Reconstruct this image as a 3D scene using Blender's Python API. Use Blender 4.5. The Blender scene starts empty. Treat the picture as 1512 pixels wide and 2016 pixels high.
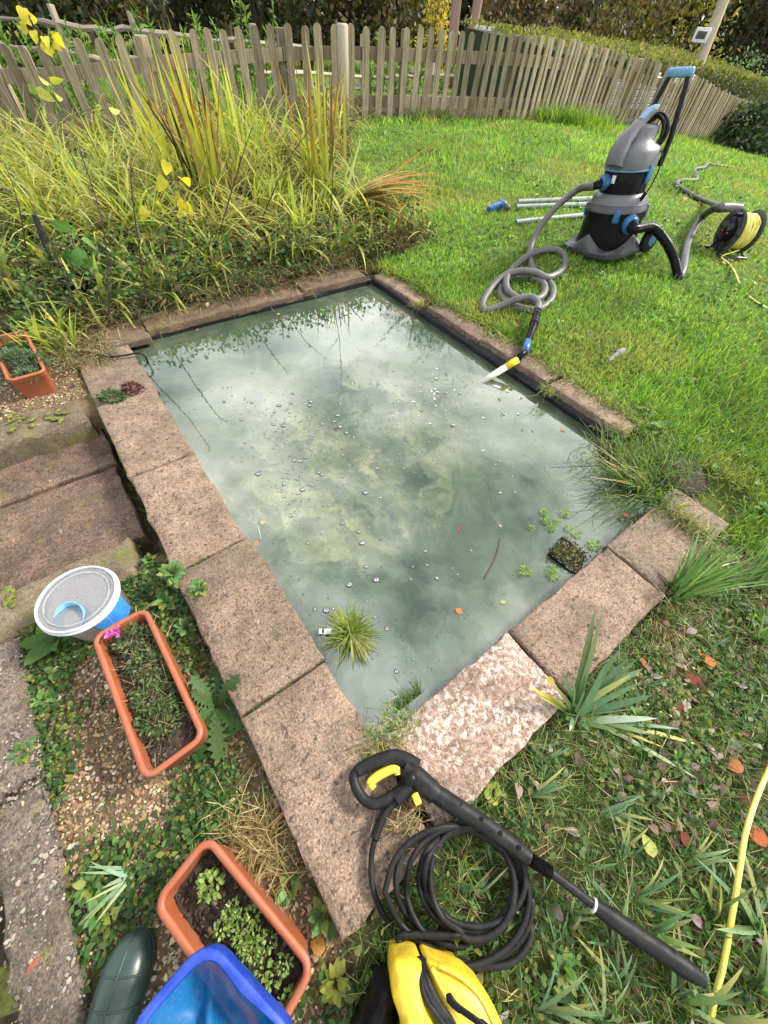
import bpy, bmesh, math, random
import numpy as np
from mathutils import Vector, Matrix

S = bpy.context.scene
COL = S.collection
rng = np.random.default_rng(11)
random.seed(11)

# ------------------------------------------------------------------ camera
CAM_H, PITCH, ROLL, FPX = 1.40, math.radians(53.0), math.radians(5.39), 735.0
_f = np.array([0, math.cos(PITCH), -math.sin(PITCH)])
_r = np.array([1.0, 0, 0]); _u = np.cross(_r, _f)
CR = math.cos(ROLL) * _r + math.sin(ROLL) * _u
CU = -math.sin(ROLL) * _r + math.cos(ROLL) * _u
CF = _f
CPOS = np.array([0, 0, CAM_H])
cd = bpy.data.cameras.new('camera')
cam = bpy.data.objects.new('camera', cd)
COL.objects.link(cam)
cam.matrix_world = Matrix(((CR[0], CU[0], -CF[0], 0), (CR[1], CU[1], -CF[1], 0), (CR[2], CU[2], -CF[2], CAM_H), (0, 0, 0, 1)))
cd.sensor_fit = 'HORIZONTAL'; cd.sensor_width = 36.0; cd.lens = 36.0 * FPX / 1512.0
cd.clip_start = 0.02; cd.clip_end = 400
S.camera = cam

# ------------------------------------------------------------------ sky, sun, exposure
SUN_EL, SUN_AZ = math.radians(40), math.radians(64)      # azimuth clockwise from +Y: veiled sun beyond the lawn
w = bpy.data.worlds.new('World'); S.world = w; w.use_nodes = True
nt = w.node_tree; nt.nodes.clear()
def wn(t, **k):
    n = nt.nodes.new(t)
    for a, b in k.items(): setattr(n, a, b)
    return n
sky = wn('ShaderNodeTexSky', sky_type='NISHITA', sun_disc=False, sun_elevation=SUN_EL, sun_rotation=SUN_AZ)
sky.air_density = 1.0; sky.dust_density = 2.0; sky.ozone_density = 1.0
tc = wn('ShaderNodeTexCoord')
mp = wn('ShaderNodeMapping'); mp.inputs['Location'].default_value = (0.0, 0.0, 0.0); mp.inputs['Scale'].default_value = (1.0, 1.0, 1.9)
nt.links.new(tc.outputs['Generated'], mp.inputs['Vector'])
cn = wn('ShaderNodeTexNoise'); cn.inputs['Scale'].default_value = 1.7; cn.inputs['Detail'].default_value = 7; cn.inputs['Roughness'].default_value = 0.58; cn.inputs['Distortion'].default_value = 0.35
nt.links.new(mp.outputs[0], cn.inputs['Vector'])
cr = wn('ShaderNodeValToRGB')
cr.color_ramp.elements[0].position = 0.41; cr.color_ramp.elements[0].color = (2.0, 2.5, 3.3, 1)
cr.color_ramp.elements[1].position = 0.63; cr.color_ramp.elements[1].color = (27.0, 27.0, 26.4, 1)
nt.links.new(cn.outputs['Fac'], cr.inputs[0])
mx = wn('ShaderNodeMixRGB'); mx.inputs[0].default_value = 0.86
nt.links.new(sky.outputs[0], mx.inputs[1]); nt.links.new(cr.outputs[0], mx.inputs[2])
bg = wn('ShaderNodeBackground'); bg.inputs['Strength'].default_value = 0.086
nt.links.new(mx.outputs[0], bg.inputs['Color'])
wo = wn('ShaderNodeOutputWorld'); nt.links.new(bg.outputs[0], wo.inputs[0])
sl = bpy.data.lights.new('sun', 'SUN'); sl.energy = 4.4; sl.angle = math.radians(11); sl.color = (1.0, 0.94, 0.84)
so = bpy.data.objects.new('sun', sl); COL.objects.link(so)
sd = Vector((math.sin(SUN_AZ) * math.cos(SUN_EL), math.cos(SUN_AZ) * math.cos(SUN_EL), math.sin(SUN_EL)))
so.rotation_euler = sd.to_track_quat('Z', 'Y').to_euler(); so.location = sd * 30
S.view_settings.view_transform = 'Standard'; S.view_settings.look = 'None'
S.view_settings.gamma = 1.0; S.view_settings.use_curve_mapping = False
S.view_settings.exposure = 0.8
S.render.engine = 'CYCLES'
S.cycles.use_denoising = True
S.cycles.max_bounces = 8; S.cycles.transparent_max_bounces = 16
S.cycles.caustics_reflective = False; S.cycles.caustics_refractive = False

# ------------------------------------------------------------------ measuring helpers (metres; photograph pixel -> point of the place)
def px(x, y, z=0.0):
    d = CR * (x - 756) + CU * (1008 - y) + CF * FPX
    return CPOS + d * ((z - CAM_H) / d[2])
def ray(x, y, dist):
    d = CR * (x - 756) + CU * (1008 - y) + CF * FPX
    return CPOS + d * (dist / math.hypot(d[0], d[1]))
PO = px(735, 1440)
_e = px(1250, 1010) - PO
PU = _e / np.linalg.norm(_e); PV = np.array([-PU[1], PU[0], 0.0])
PROT = math.atan2(PU[1], PU[0])
def uvw(u, v, z=0.0): return PO + PU * u + PV * v + np.array([0, 0, z])
def to_uv(x, y):
    dx, dy = x - PO[0], y - PO[1]
    return dx * PU[0] + dy * PU[1], dx * PV[0] + dy * PV[1]

FENCE = np.array([(-7.2, 6.4, -.1), (-4.9, 6.95, .0), (-3.8, 7.4, .13), (-2.3, 8.4, .27), (-1.13, 8.6, .35), (.33, 9.2, .38), (1.78, 9.74, .4),
                  (3.55, 11.49, .3), (5.2, 12.4, .15), (7.3, 14.4, -.18), (9.4, 16.5, -.45)])
_ctl = [tuple(p) for p in FENCE]
for a, b, z in [(2.3, 0, .0), (2.3, 1.4, .01), (2.3, 2.9, .02), (1, 3.25, .02), (.1, 3.2, 0), (.8, -.5, -.03), (1, -1.2, -.04), (-.4, 2.6, -.02), (1.8, -.4, -.015), (-1, .3, -.05)]:
    p = uvw(a, b); _ctl.append((p[0], p[1], z))
_ctl += [(1.8, 4.1, .27), (3.2, 4.6, .2), (1.5, 6.3, .36), (.4, 5.2, .16), (-1.5, 4.8, .1), (-2.6, 3.4, .02), (3, .5, .0), (3, -1, -.02), (5, 2, .05), (7, 6, .0),
         (5, 8.3, .2), (-6, 11, .05), (-1, 13, .25), (4, 16, .1), (9, 22, -.6), (16, 20, -1), (14, 10, -.6), (0, 25, -.1), (-12, 20, 0), (10, 35, -1), (20, 40, -1.2),
         (-8, 3, -.05), (-4, 0, -.1), (0, -2, -.05), (25, 0, -.5), (-20, 0, -.2), (-20, 45, .1), (0, 50, -.1), (40, 60, -1.2), (40, 20, -1.1)]
_ctl = np.array(_ctl)
def _K(r2): return 0.5 * r2 * np.log(r2 + 1e-9)
_n = len(_ctl)
_d2 = ((_ctl[:, None, :2] - _ctl[None, :, :2]) ** 2).sum(-1)
_A = np.zeros((_n + 3, _n + 3)); _A[:_n, :_n] = _K(_d2) + np.eye(_n) * 0.12
_A[:_n, _n] = 1; _A[:_n, _n + 1:] = _ctl[:, :2]; _A[_n, :_n] = 1; _A[_n + 1:, :_n] = _ctl[:, :2].T
_w = np.linalg.solve(_A, np.concatenate([_ctl[:, 2], np.zeros(3)]))
def sst(a, b, x):
    t = np.clip((x - a) / (b - a), 0, 1); return t * t * (3 - 2 * t)
def gz(x, y):
    """height of the ground"""
    x = np.asarray(x, float); y = np.asarray(y, float); sh = x.shape
    X = x.ravel(); Y = y.ravel()
    z = np.empty(len(X))
    for i in range(0, len(X), 20000):
        xs, ys = X[i:i + 20000], Y[i:i + 20000]
        z[i:i + 20000] = _K((xs[:, None] - _ctl[:, 0]) ** 2 + (ys[:, None] - _ctl[:, 1]) ** 2) @ _w[:_n] + _w[_n] + _w[_n + 1] * xs + _w[_n + 2] * ys
    z = np.clip(z, -1.4, .5)
    z += 0.008 * np.sin(X * 5.1 + Y * 2.3) * np.sin(Y * 4.3 - X * 1.7)
    u, v = to_uv(X, Y)
    left = (u < -.31)
    zl = np.where(v < 1.12, -.085, np.where(v < 2.2, -.2, -.045))
    k = left & (v < 2.75) & (u > -2.2)
    blend = sst(2.75, 2.35, v)
    z = np.where(k, zl * blend + z * (1 - blend), z)
    z = np.where(left & (u < -.99) & (v < 1.0) & (u > -2.2), -.12, z)
    cop = (u > -.33) & (u < 2.2) & (v > -.32) & (v < 3.1)
    z = np.where(cop, np.minimum(z, -.06), z)
    hole = (u > -.11) & (u < 2.1) & (v > -.11) & (v < 2.95)
    z = np.where(hole, -.85, z)
    return z.reshape(sh)
def gtop(x, y):
    """the ground, or the slab or water lying on it"""
    z = gz(x, y); u, v = to_uv(np.asarray(x, float), np.asarray(y, float))
    z = np.where((u > -.05) & (u < 2.1) & (v > -.05) & (v < 2.95), np.maximum(z, -.078), z)
    c = ((u > -.335) & (u < -.02) & (v > -.33) & (v < 2.79)) | ((u >= -.02) & (u < 1.93) & (v > -.32) & (v < -.03)) | ((u > 2.06) & (u < 2.2) & (v > .36) & (v < 2.89)) | ((u > -.3) & (u < 1.99) & (v > 2.87) & (v < 3.1))
    return np.where(c, np.maximum(z, .002), z)
def P(x, y, h=0.0):
    """the point h above the ground seen at pixel (x, y)"""
    d = CR * (x - 756) + CU * (1008 - y) + CF * FPX
    d = d / np.linalg.norm(d)
    t = np.geomspace(.3, 70, 1500)
    q = CPOS + d * t[:, None]
    s = q[:, 2] - (gtop(q[:, 0], q[:, 1]) + h)
    i = np.argmax(s < 0)
    if s[i] >= 0: return q[-1]
    a, b = t[i - 1], t[i]
    for _ in range(18):
        m = .5 * (a + b); p = CPOS + d * m
        if p[2] - (gtop(p[0], p[1]) + h) < 0: b = m
        else: a = m
    return CPOS + d * b
def inpoly(pts, poly):
    x, y = pts[:, 0], pts[:, 1]; r = np.zeros(len(x), bool); n = len(poly); j = n - 1
    for i in range(n):
        xi, yi = poly[i][:2]; xj, yj = poly[j][:2]
        c = ((yi > y) != (yj > y)) & (x < (xj - xi) * (y - yi) / (yj - yi + 1e-12) + xi)
        r ^= c; j = i
    return r
def vnoise(x, y, s, seed=0):
    """smooth value noise 0..1"""
    g = np.random.default_rng(seed).random((64, 64))
    x = np.asarray(x) / s + 31.7; y = np.asarray(y) / s + 17.3
    i = np.floor(x).astype(int); j = np.floor(y).astype(int); fx = x - i; fy = y - j
    fx = fx * fx * (3 - 2 * fx); fy = fy * fy * (3 - 2 * fy)
    a = g[i % 64, j % 64]; b = g[(i + 1) % 64, j % 64]; c = g[i % 64, (j + 1) % 64]; d = g[(i + 1) % 64, (j + 1) % 64]
    return (a * (1 - fx) + b * fx) * (1 - fy) + (c * (1 - fx) + d * fx) * fy

# ------------------------------------------------------------------ mesh helpers
class MB:
    def __init__(s): s.V = []; s.L = []; s.Z = []; s.C = []; s.M = []; s.n = 0
    def add(s, VF, col=(1, 1, 1), mi=0):
        V, F = VF
        V = np.asarray(V, float).reshape(-1, 3)
        s.V.append(V)
        c = np.asarray(col, float)
        s.C.append(np.broadcast_to(c, (len(V), 3)) if c.ndim == 1 else c)
        groups = F if isinstance(F, list) and len(F) and isinstance(F[0], np.ndarray) else None
        if groups is None:
            d = {}
            for f in F: d.setdefault(len(f), []).append(f)
            groups = [np.array(x) for x in d.values()]
        for g in groups:
            if len(g) == 0: continue
            s.L.append((g + s.n).ravel()); s.Z.append(np.full(len(g), g.shape[1])); s.M.append(np.full(len(g), mi))
        s.n += len(V); return s
    def mesh(s, name, mats, origin=(0, 0, 0), smooth=True, sharp=None):
        me = bpy.data.meshes.new(name)
        V = np.concatenate(s.V) - np.asarray(origin, float); L = np.concatenate(s.L).astype(np.int32); Z = np.concatenate(s.Z).astype(np.int32)
        me.vertices.add(len(V)); me.vertices.foreach_set('co', V.astype(np.float32).ravel())
        me.loops.add(len(L)); me.loops.foreach_set('vertex_index', L)
        me.polygons.add(len(Z))
        st = np.concatenate([[0], np.cumsum(Z)[:-1]]).astype(np.int32)
        me.polygons.foreach_set('loop_start', st); me.polygons.foreach_set('loop_total', Z)
        for m in (mats if isinstance(mats, (list, tuple)) else [mats]): me.materials.append(m)
        me.polygons.foreach_set('material_index', np.concatenate(s.M).astype(np.int32))
        me.polygons.foreach_set('use_smooth', np.full(len(Z), bool(smooth)))
        C = np.concatenate(s.C)
        at = me.color_attributes.new('Col', 'FLOAT_COLOR', 'POINT')
        at.data.foreach_set('color', np.concatenate([C, np.ones((len(C), 1))], 1).astype(np.float32).ravel())
        me.update(); me.validate()
        if smooth and sharp: me.set_sharp_from_angle(angle=math.radians(sharp))
        return me
    def build(s, name, mats, parent=None, smooth=True, sharp=None, local=False, origin=None):
        """ONE object; verts are in world space unless local"""
        if local: org = (0, 0, 0)
        elif parent is not None: org = wloc(parent)
        elif origin is not None: org = origin
        else:
            V = np.concatenate(s.V); org = (V[:, 0].mean(), V[:, 1].mean(), V[:, 2].min())
        o = bpy.data.objects.new(name, s.mesh(name, mats, org, smooth, sharp)); COL.objects.link(o)
        if parent is not None: o.parent = parent
        elif not local: o.location = org
        return o
def wloc(o):
    v = np.zeros(3)
    while o is not None: v += np.array(o.location); o = o.parent
    return v
def tag(o, label=None, cat=None, group=None, kind=None):
    for k, x in (('label', label), ('category', cat), ('group', group), ('kind', kind)):
        if x: o[k] = x
    return o
def thing(name, label, cat, loc=(0, 0, 0), rot=(0, 0, 0), group=None):
    o = bpy.data.objects.new(name, None); COL.objects.link(o)
    o.location = loc; o.rotation_euler = rot; o.empty_display_size = .1
    return tag(o, label, cat, group)
def copy_tree(o, parent=None):
    c = o.copy(); COL.objects.link(c)
    if parent is not None: c.parent = parent
    for ch in list(o.children): copy_tree(ch, c)
    return c
def spline(pts, k=8, closed=False):
    p = np.asarray(pts, float); n = len(p); out = []
    rngs = range(n) if closed else range(n - 1)
    for i in rngs:
        a = p[(i - 1) % n] if closed or i > 0 else 2 * p[0] - p[1]
        b = p[i]; c = p[(i + 1) % n]
        d = p[(i + 2) % n] if closed or i + 2 < n else 2 * p[-1] - p[-2]
        for t in np.arange(k) / k:
            out.append(.5 * (2 * b + (c - a) * t + (2 * a - 5 * b + 4 * c - d) * t * t + (3 * b - a - 3 * c + d) * t ** 3))
    if not closed: out.append(p[-1])
    return np.array(out)
def ringfaces(m, n, closed=False, flip=False):
    i = np.arange(m if closed else m - 1)[:, None]; j = np.arange(n)[None, :]
    a = i * n + j; b = i * n + (j + 1) % n; c = ((i + 1) % m) * n + (j + 1) % n; d = ((i + 1) % m) * n + j
    F = np.stack([a, b, c, d], -1).reshape(-1, 4)
    return F[:, ::-1] if flip else F
def tube(pts, r, n=8, caps=True, closed=False, flat=1.0, up=None):
    p = np.asarray(pts, float); m = len(p); r = np.broadcast_to(np.asarray(r, float), (m,))
    t = np.gradient(p, axis=0)
    if closed: t = np.roll(p, -1, 0) - np.roll(p, 1, 0)
    t /= np.linalg.norm(t, axis=1)[:, None] + 1e-12
    u = np.array([0, 0, 1.0]) if up is None else np.asarray(up, float)
    if abs(u @ t[0]) > .95 and up is None: u = np.array([1.0, 0, 0])
    V = []; s = None
    for i in range(m):
        if up is not None or s is None: s = np.cross(t[i], u)
        else: s = s - t[i] * (s @ t[i])
        s = s / (np.linalg.norm(s) + 1e-12); b = np.cross(s, t[i])
        a = np.arange(n) * 2 * math.pi / n
        V.append(p[i] + r[i] * (np.cos(a)[:, None] * s + flat * np.sin(a)[:, None] * b))
    V = np.concatenate(V); F = [ringfaces(m, n, closed)]
    if caps and not closed:
        F.append(np.arange(n)[None, ::-1].copy()); F.append((np.arange(n) + (m - 1) * n)[None, :])
    return V, F
def loft(secs, caps=True, closed=False):
    secs = [np.asarray(s, float) for s in secs]; m, n = len(secs), len(secs[0])
    V = np.concatenate(secs); F = [ringfaces(m, n, closed)]
    if caps and not closed:
        F.append(np.arange(n)[None, ::-1].copy()); F.append((np.arange(n) + (m - 1) * n)[None, :])
    return V, F
def ring(rx, ry, z, n=32, e=2.0, cx=0, cy=0, a0=0):
    a = np.arange(n) * 2 * math.pi / n + a0; c, s = np.cos(a), np.sin(a)
    if e != 2.0:
        k = (np.abs(c) ** e + np.abs(s) ** e) ** (-1 / e); c, s = c * k, s * k
    return np.stack([cx + rx * c, cy + ry * s, np.full(n, z) if np.isscalar(z) else z], 1)
def lathe(prof, n=32, e=2.0, ky=1.0, caps=True): return loft([ring(r, r * ky, z, n, e) for r, z in prof], caps)
def xf(VF, M):
    V, F = VF; V = np.asarray(V); M = np.asarray(M); return V @ M[:3, :3].T + M[:3, 3], F
def RT(loc=(0, 0, 0), rz=0, rx=0, ry=0):
    return np.array(Matrix.Translation(loc) @ Matrix.Rotation(rz, 4, 'Z') @ Matrix.Rotation(ry, 4, 'Y') @ Matrix.Rotation(rx, 4, 'X'))
def frame(o, x, z):
    x = np.asarray(x, float); x = x / np.linalg.norm(x); z = np.asarray(z, float); z = z - x * (x @ z); z = z / np.linalg.norm(z); y = np.cross(z, x)
    M = np.eye(4); M[:3, 0] = x; M[:3, 1] = y; M[:3, 2] = z; M[:3, 3] = o; return M
def bbox(sx, sy, sz, b=.004, seg=2):
    """bevelled box centred on the origin"""
    bm = bmesh.new(); bmesh.ops.create_cube(bm, size=1)
    for v in bm.verts: v.co = (v.co.x * sx, v.co.y * sy, v.co.z * sz)
    if b: bmesh.ops.bevel(bm, geom=bm.edges[:], offset=b, segments=seg, affect='EDGES', profile=.6)
    bm.verts.ensure_lookup_table()
    V = np.array([v.co[:] for v in bm.verts]); F = [[v.index for v in f.verts] for f in bm.faces]; bm.free()
    return V, F
def blades(base, az, lean, L, W, curve, c0, c1, seg=3, twist=None, taper=.75):
    """grass or sword leaves, all arrays of N; c0, c1 are root and tip colours"""
    N = len(base); az = np.asarray(az); lean = np.broadcast_to(lean, N).astype(float); L = np.broadcast_to(L, N); W = np.broadcast_to(W, N); curve = np.broadcast_to(curve, N)
    h = np.stack([np.cos(az), np.sin(az), np.zeros(N)], 1)
    tw = az + math.pi / 2 + (rng.normal(0, .5, N) if twist is None else twist)
    sd = np.stack([np.cos(tw), np.sin(tw), np.zeros(N)], 1)
    p = base.copy(); V = np.empty((N, 2 * seg + 1, 3)); C = np.empty((N, 2 * seg + 1, 3))
    for i in range(seg + 1):
        s = i / seg
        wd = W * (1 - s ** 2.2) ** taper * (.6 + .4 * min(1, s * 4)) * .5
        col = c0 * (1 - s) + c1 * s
        if i < seg:
            V[:, 2 * i] = p - sd * wd[:, None]; V[:, 2 * i + 1] = p + sd * wd[:, None]; C[:, 2 * i] = col; C[:, 2 * i + 1] = col
            th = lean + curve * (s + .5 / seg)
            p = p + (h * np.sin(th)[:, None] + np.array([0, 0, 1]) * np.cos(th)[:, None]) * (L / seg)[:, None]
        else: V[:, 2 * seg] = p; C[:, 2 * seg] = col
    k = 2 * seg + 1; o = (np.arange(N) * k)[:, None]
    Q = [np.array([[2 * i, 2 * i + 1, 2 * i + 3, 2 * i + 2]]) + o for i in range(seg - 1)]
    T = np.array([[2 * seg - 2, 2 * seg - 1, 2 * seg]]) + o
    return (V.reshape(-1, 3), (Q and [np.concatenate(Q)] or []) + [T]), C.reshape(-1, 3)
def pal(cols, N, jit=.15):
    c = np.asarray(cols, float)[rng.integers(0, len(cols), N)]
    return np.clip(c * (1 + rng.normal(0, jit, (N, 1))) * (1 + rng.normal(0, jit * .35, (N, 3))), .003, .95)
def leaf_tmpl(kind='ovate', n=4, fold=.18, curl=.15):
    """leaf along +x of length 1, faces folded along the midrib"""
    s = np.linspace(0, 1, n + 1)
    if kind == 'ovate': wd = .30 * np.sin(math.pi * s ** .8) ** .8
    elif kind == 'heart': wd = .44 * np.sin(math.pi * np.clip(s * .92 + .08, 0, 1) ** .62) ** .75
    elif kind == 'round': wd = .46 * np.sqrt(np.clip(1 - (2 * s - 1) ** 2, 0, 1))
    elif kind == 'lance': wd = .13 * np.sin(math.pi * s ** .7) ** .8
    elif kind == 'tooth': wd = .15 * np.sin(math.pi * s ** 1.4) ** .6 * (1 + .75 * np.where(np.arange(n + 1) % 2 == 0, -.5, .6))
    wd[0] = max(wd[0], .02); wd[-1] = 0
    z = -curl * s * s
    m = np.stack([s, 0 * s, z], 1); l = np.stack([s, wd, z + fold * wd], 1); r = np.stack([s, -wd, z + fold * wd], 1)
    V = np.concatenate([m, l, r]); k = n + 1; F = []
    for i in range(n):
        F.append([i, i + 1, k + i + 1, k + i]); F.append([2 * k + i, 2 * k + i + 1, i + 1, i])
    return V, np.array(F)
def scatter(t, pos, xd, zd, sc, col):
    """many copies of a leaf template, one array"""
    TV, TF = t; N = len(pos)
    xd = xd / (np.linalg.norm(xd, axis=1)[:, None] + 1e-9); zd = zd - xd * (xd * zd).sum(1)[:, None]; zd = zd / (np.linalg.norm(zd, axis=1)[:, None] + 1e-9)
    yd = np.cross(zd, xd); sc = np.broadcast_to(sc, N)
    V = pos[:, None] + sc[:, None, None] * (TV[None, :, 0, None] * xd[:, None] + TV[None, :, 1, None] * yd[:, None] + TV[None, :, 2, None] * zd[:, None])
    F = (np.arange(N) * len(TV))[:, None, None] + TF[None]
    C = np.repeat(col, len(TV), 0)
    return (V.reshape(-1, 3), [F.reshape(-1, TF.shape[1])]), C
def rdir(N, up=0.0):
    v = rng.normal(size=(N, 3)); v[:, 2] += up; return v / np.linalg.norm(v, axis=1)[:, None]
# ------------------------------------------------------------------ materials
MATS = {}
class NT:
    def __init__(s, name):
        s.m = bpy.data.materials.new(name); s.m.use_nodes = True; s.t = s.m.node_tree; s.t.nodes.clear()
        s.out = s.n('ShaderNodeOutputMaterial')
    def n(s, typ, ins=None, **kw):
        nd = s.t.nodes.new(typ)
        for k, v in kw.items(): setattr(nd, k, v)
        for k, v in (ins or {}).items(): s.put(nd, k, v)
        return nd
    def put(s, nd, k, v):
        if isinstance(v, bpy.types.NodeSocket): s.t.links.new(v, nd.inputs[k])
        else: nd.inputs[k].default_value = v
    def rgb(s, c): return (*c, 1) if len(c) == 3 else c
    def coord(s, which='Object'): return s.n('ShaderNodeTexCoord').outputs[which]
    def mapped(s, scale=(1, 1, 1), which='Object', rot=(0, 0, 0)):
        return s.n('ShaderNodeMapping', {'Vector': s.coord(which), 'Scale': scale, 'Rotation': rot}).outputs[0]
    def noise(s, sc, det=4, rough=.55, vec=None, dist=0):
        return s.n('ShaderNodeTexNoise', {'Vector': vec or s.coord(), 'Scale': sc, 'Detail': det, 'Roughness': rough, 'Distortion': dist}).outputs['Fac']
    def vor(s, sc, vec=None, out='Distance', feature='F1'):
        return s.n('ShaderNodeTexVoronoi', {'Vector': vec or s.coord(), 'Scale': sc}, feature=feature).outputs[out]
    def ramp(s, fac, stops, interp='LINEAR'):
        r = s.n('ShaderNodeValToRGB', {0: fac}); r.color_ramp.interpolation = interp; e = r.color_ramp.elements
        while len(e) < len(stops): e.new(.5)
        for i, (p, c) in enumerate(stops):
            e[i].position = p; e[i].color = (c, c, c, 1) if np.isscalar(c) else s.rgb(c)
        return r.outputs[0]
    def mix(s, f, a, b, typ='MIX'):
        m = s.n('ShaderNodeMixRGB', blend_type=typ)
        for k, v in ((0, f), (1, a), (2, b)):
            s.put(m, k, s.rgb(v) if isinstance(v, tuple) else v)
        return m.outputs[0]
    def math(s, op, a, b=0.0):
        m = s.n('ShaderNodeMath', operation=op); s.put(m, 0, a); s.put(m, 1, b); return m.outputs[0]
    def bump(s, h, st=.4, d=.01): return s.n('ShaderNodeBump', {'Height': h, 'Strength': st, 'Distance': d}).outputs[0]
    def pbr(s, col, rough=.6, normal=None, **k):
        b = s.n('ShaderNodeBsdfPrincipled', {'Base Color': s.rgb(col) if isinstance(col, tuple) else col, 'Roughness': rough})
        if normal is not None: s.put(b, 'Normal', normal)
        for a, v in k.items(): s.put(b, a.replace('_', ' '), v)
        return b.outputs[0]
    def end(s, sh): s.t.links.new(sh, s.out.inputs[0]); return s.m

def m_plain(name, c, rough=.5, c2=None, sc=14, bump=0, bsc=60, stretch=(1, 1, 1), dirt=None, **k):
    """one paint, plastic or metal with a little wear: two tones, grime blotches and fine relief"""
    t = NT(name); v = t.mapped(stretch)
    col = t.mix(t.ramp(t.noise(sc, 5, .6, v), [(.35, 0), (.65, 1)]), tuple(c), tuple(c2 or [x * .8 for x in c]))
    if dirt is not None:
        d, amt = dirt
        col = t.mix(t.ramp(t.noise(sc * 2.3, 8, .7, v, .4), [(.5 - .1 * amt, 0), (.75, min(1, amt))]), col, tuple(d))
    r = t.ramp(t.noise(sc * 1.7, 4), [(.3, max(.02, rough - .1)), (.7, min(1, rough + .12))])
    nb = t.bump(t.noise(bsc, 5, .6, v), bump, .003) if bump else None
    return t.end(t.pbr(col, r, nb, **k))
def m_foliage(name, trans=.45, rough=.55, spec=.3):
    t = NT(name); a = t.n('ShaderNodeVertexColor', layer_name='Col').outputs[0]
    col = t.mix(t.ramp(t.noise(160, 3), [(.3, .75), (.7, 1.15)]), (0, 0, 0), a)
    col = t.mix(1.0, a, t.ramp(t.noise(90, 3), [(.3, .78), (.7, 1.0)]), 'MULTIPLY')
    b = t.pbr(col, rough, Specular_IOR_Level=spec)
    tcol = t.mix(1.0, col, (1.35, 1.3, .55), 'MULTIPLY')
    tr = t.n('ShaderNodeBsdfTranslucent', {'Color': tcol}).outputs[0]
    m = t.n('ShaderNodeMixShader', {0: trans, 1: b, 2: tr}).outputs[0]
    return t.end(m)
FOL = m_foliage('leaf_green'); FOLD = m_foliage('leaf_glossy', .3, .38, .45); DRY = m_foliage('dry_leaf', .25, .8, .1)

def m_concrete(name, c1, c2, lichen=0.0, moss=0.0, agg=1.0, dark=.5):
    t = NT(name); oi = t.n('ShaderNodeObjectInfo').outputs['Random']
    vec = t.n('ShaderNodeVectorMath', {0: t.coord(), 1: t.n('ShaderNodeCombineXYZ', {0: t.math('MULTIPLY', oi, 9), 1: t.math('MULTIPLY', oi, 5), 2: 0.0}).outputs[0]}, operation='ADD').outputs[0]
    col = t.mix(t.ramp(t.noise(5, 6, .65, vec), [(.32, 0), (.68, 1)]), c1, c2)
    cell = t.n('ShaderNodeTexVoronoi', {'Vector': vec, 'Scale': 210.0, 'Randomness': 1.0})
    g = t.n('ShaderNodeSeparateColor', {0: cell.outputs['Color']}).outputs[0]
    g = t.math('ADD', t.math('MULTIPLY', g, .5), t.math('MULTIPLY', t.noise(95, 6, .75, vec, .5), .55))
    col = t.mix(agg * .8, col, t.mix(1.0, col, t.ramp(g, [(.22, (.35, .3, .27)), (.45, (.88, .86, .84)), (.62, (1.15, 1.08, 1.0)), (.8, (1.7, 1.6, 1.5))]), 'MULTIPLY'))
    col = t.mix(1.0, col, t.ramp(t.noise(11, 7, .7, vec, .3), [(.3, .62), (.5, 1.0), (.7, 1.25)]), 'MULTIPLY')
    col = t.mix(1.0, col, t.ramp(oi, [(0, (.80, .78, .76)), (.5, (1.0, .99, .97)), (1, (1.16, 1.12, 1.08))]), 'MULTIPLY')
    # dark pits and grime patches, lighter sandy spots
    col = t.mix(t.ramp(t.noise(46, 3, .6, vec), [(.57, 0), (.66, dark)]), col, (.045, .038, .033))
    col = t.mix(t.ramp(t.noise(2.6, 6, .7, vec), [(.46, 0), (.68, .6)]), col, (.075, .06, .042))
    col = t.mix(t.ramp(t.noise(30, 4, .6, vec), [(.66, 0), (.74, .5)]), col, (.5, .42, .36))
    if lichen:
        n1 = t.math('MULTIPLY', t.ramp(t.noise(8, 5, .65, vec), [(.38, .2), (.56, 1)]), t.ramp(t.noise(52, 7, .72, vec, .3), [(.47, 0), (.63, 1)]))
        col = t.mix(t.math('MULTIPLY', n1, lichen), col, (.62, .56, .50))
    if moss:
        mm = t.ramp(t.noise(5.5, 7, .7, vec), [(.60 - .12 * moss, 0), (.70 - .10 * moss, .9)])
        col = t.mix(mm, col, t.mix(t.noise(60, 3), (.05, .06, .014), (.16, .16, .03)))
    h = t.math('ADD', t.math('MULTIPLY', cell.outputs['Distance'], .6), t.noise(40, 6, .7, vec))
    return t.end(t.pbr(col, .85, t.bump(h, .55, .004), Specular_IOR_Level=.25))
CONC = m_concrete('pink_concrete', (.238, .178, .140), (.16, .119, .094), dark=.9)
CONC_L = m_concrete('pink_concrete_lichen', (.25, .18, .15), (.18, .125, .10), lichen=.9)
CONC_D = m_concrete('brown_weathered_slab', (.16, .11, .085), (.07, .05, .04), dark=.9, moss=.1, agg=1.2)
CONC_B = m_concrete('damp_brown_slab', (.17, .12, .085), (.10, .07, .05), moss=.25)
STONE = m_concrete('mossy_stone', (.11, .088, .063), (.20, .16, .115), moss=.75, agg=.8)
STONE2 = m_concrete('grey_aggregate', (.185, .155, .13), (.10, .084, .07), moss=.15, agg=1.0, dark=.8)

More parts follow.
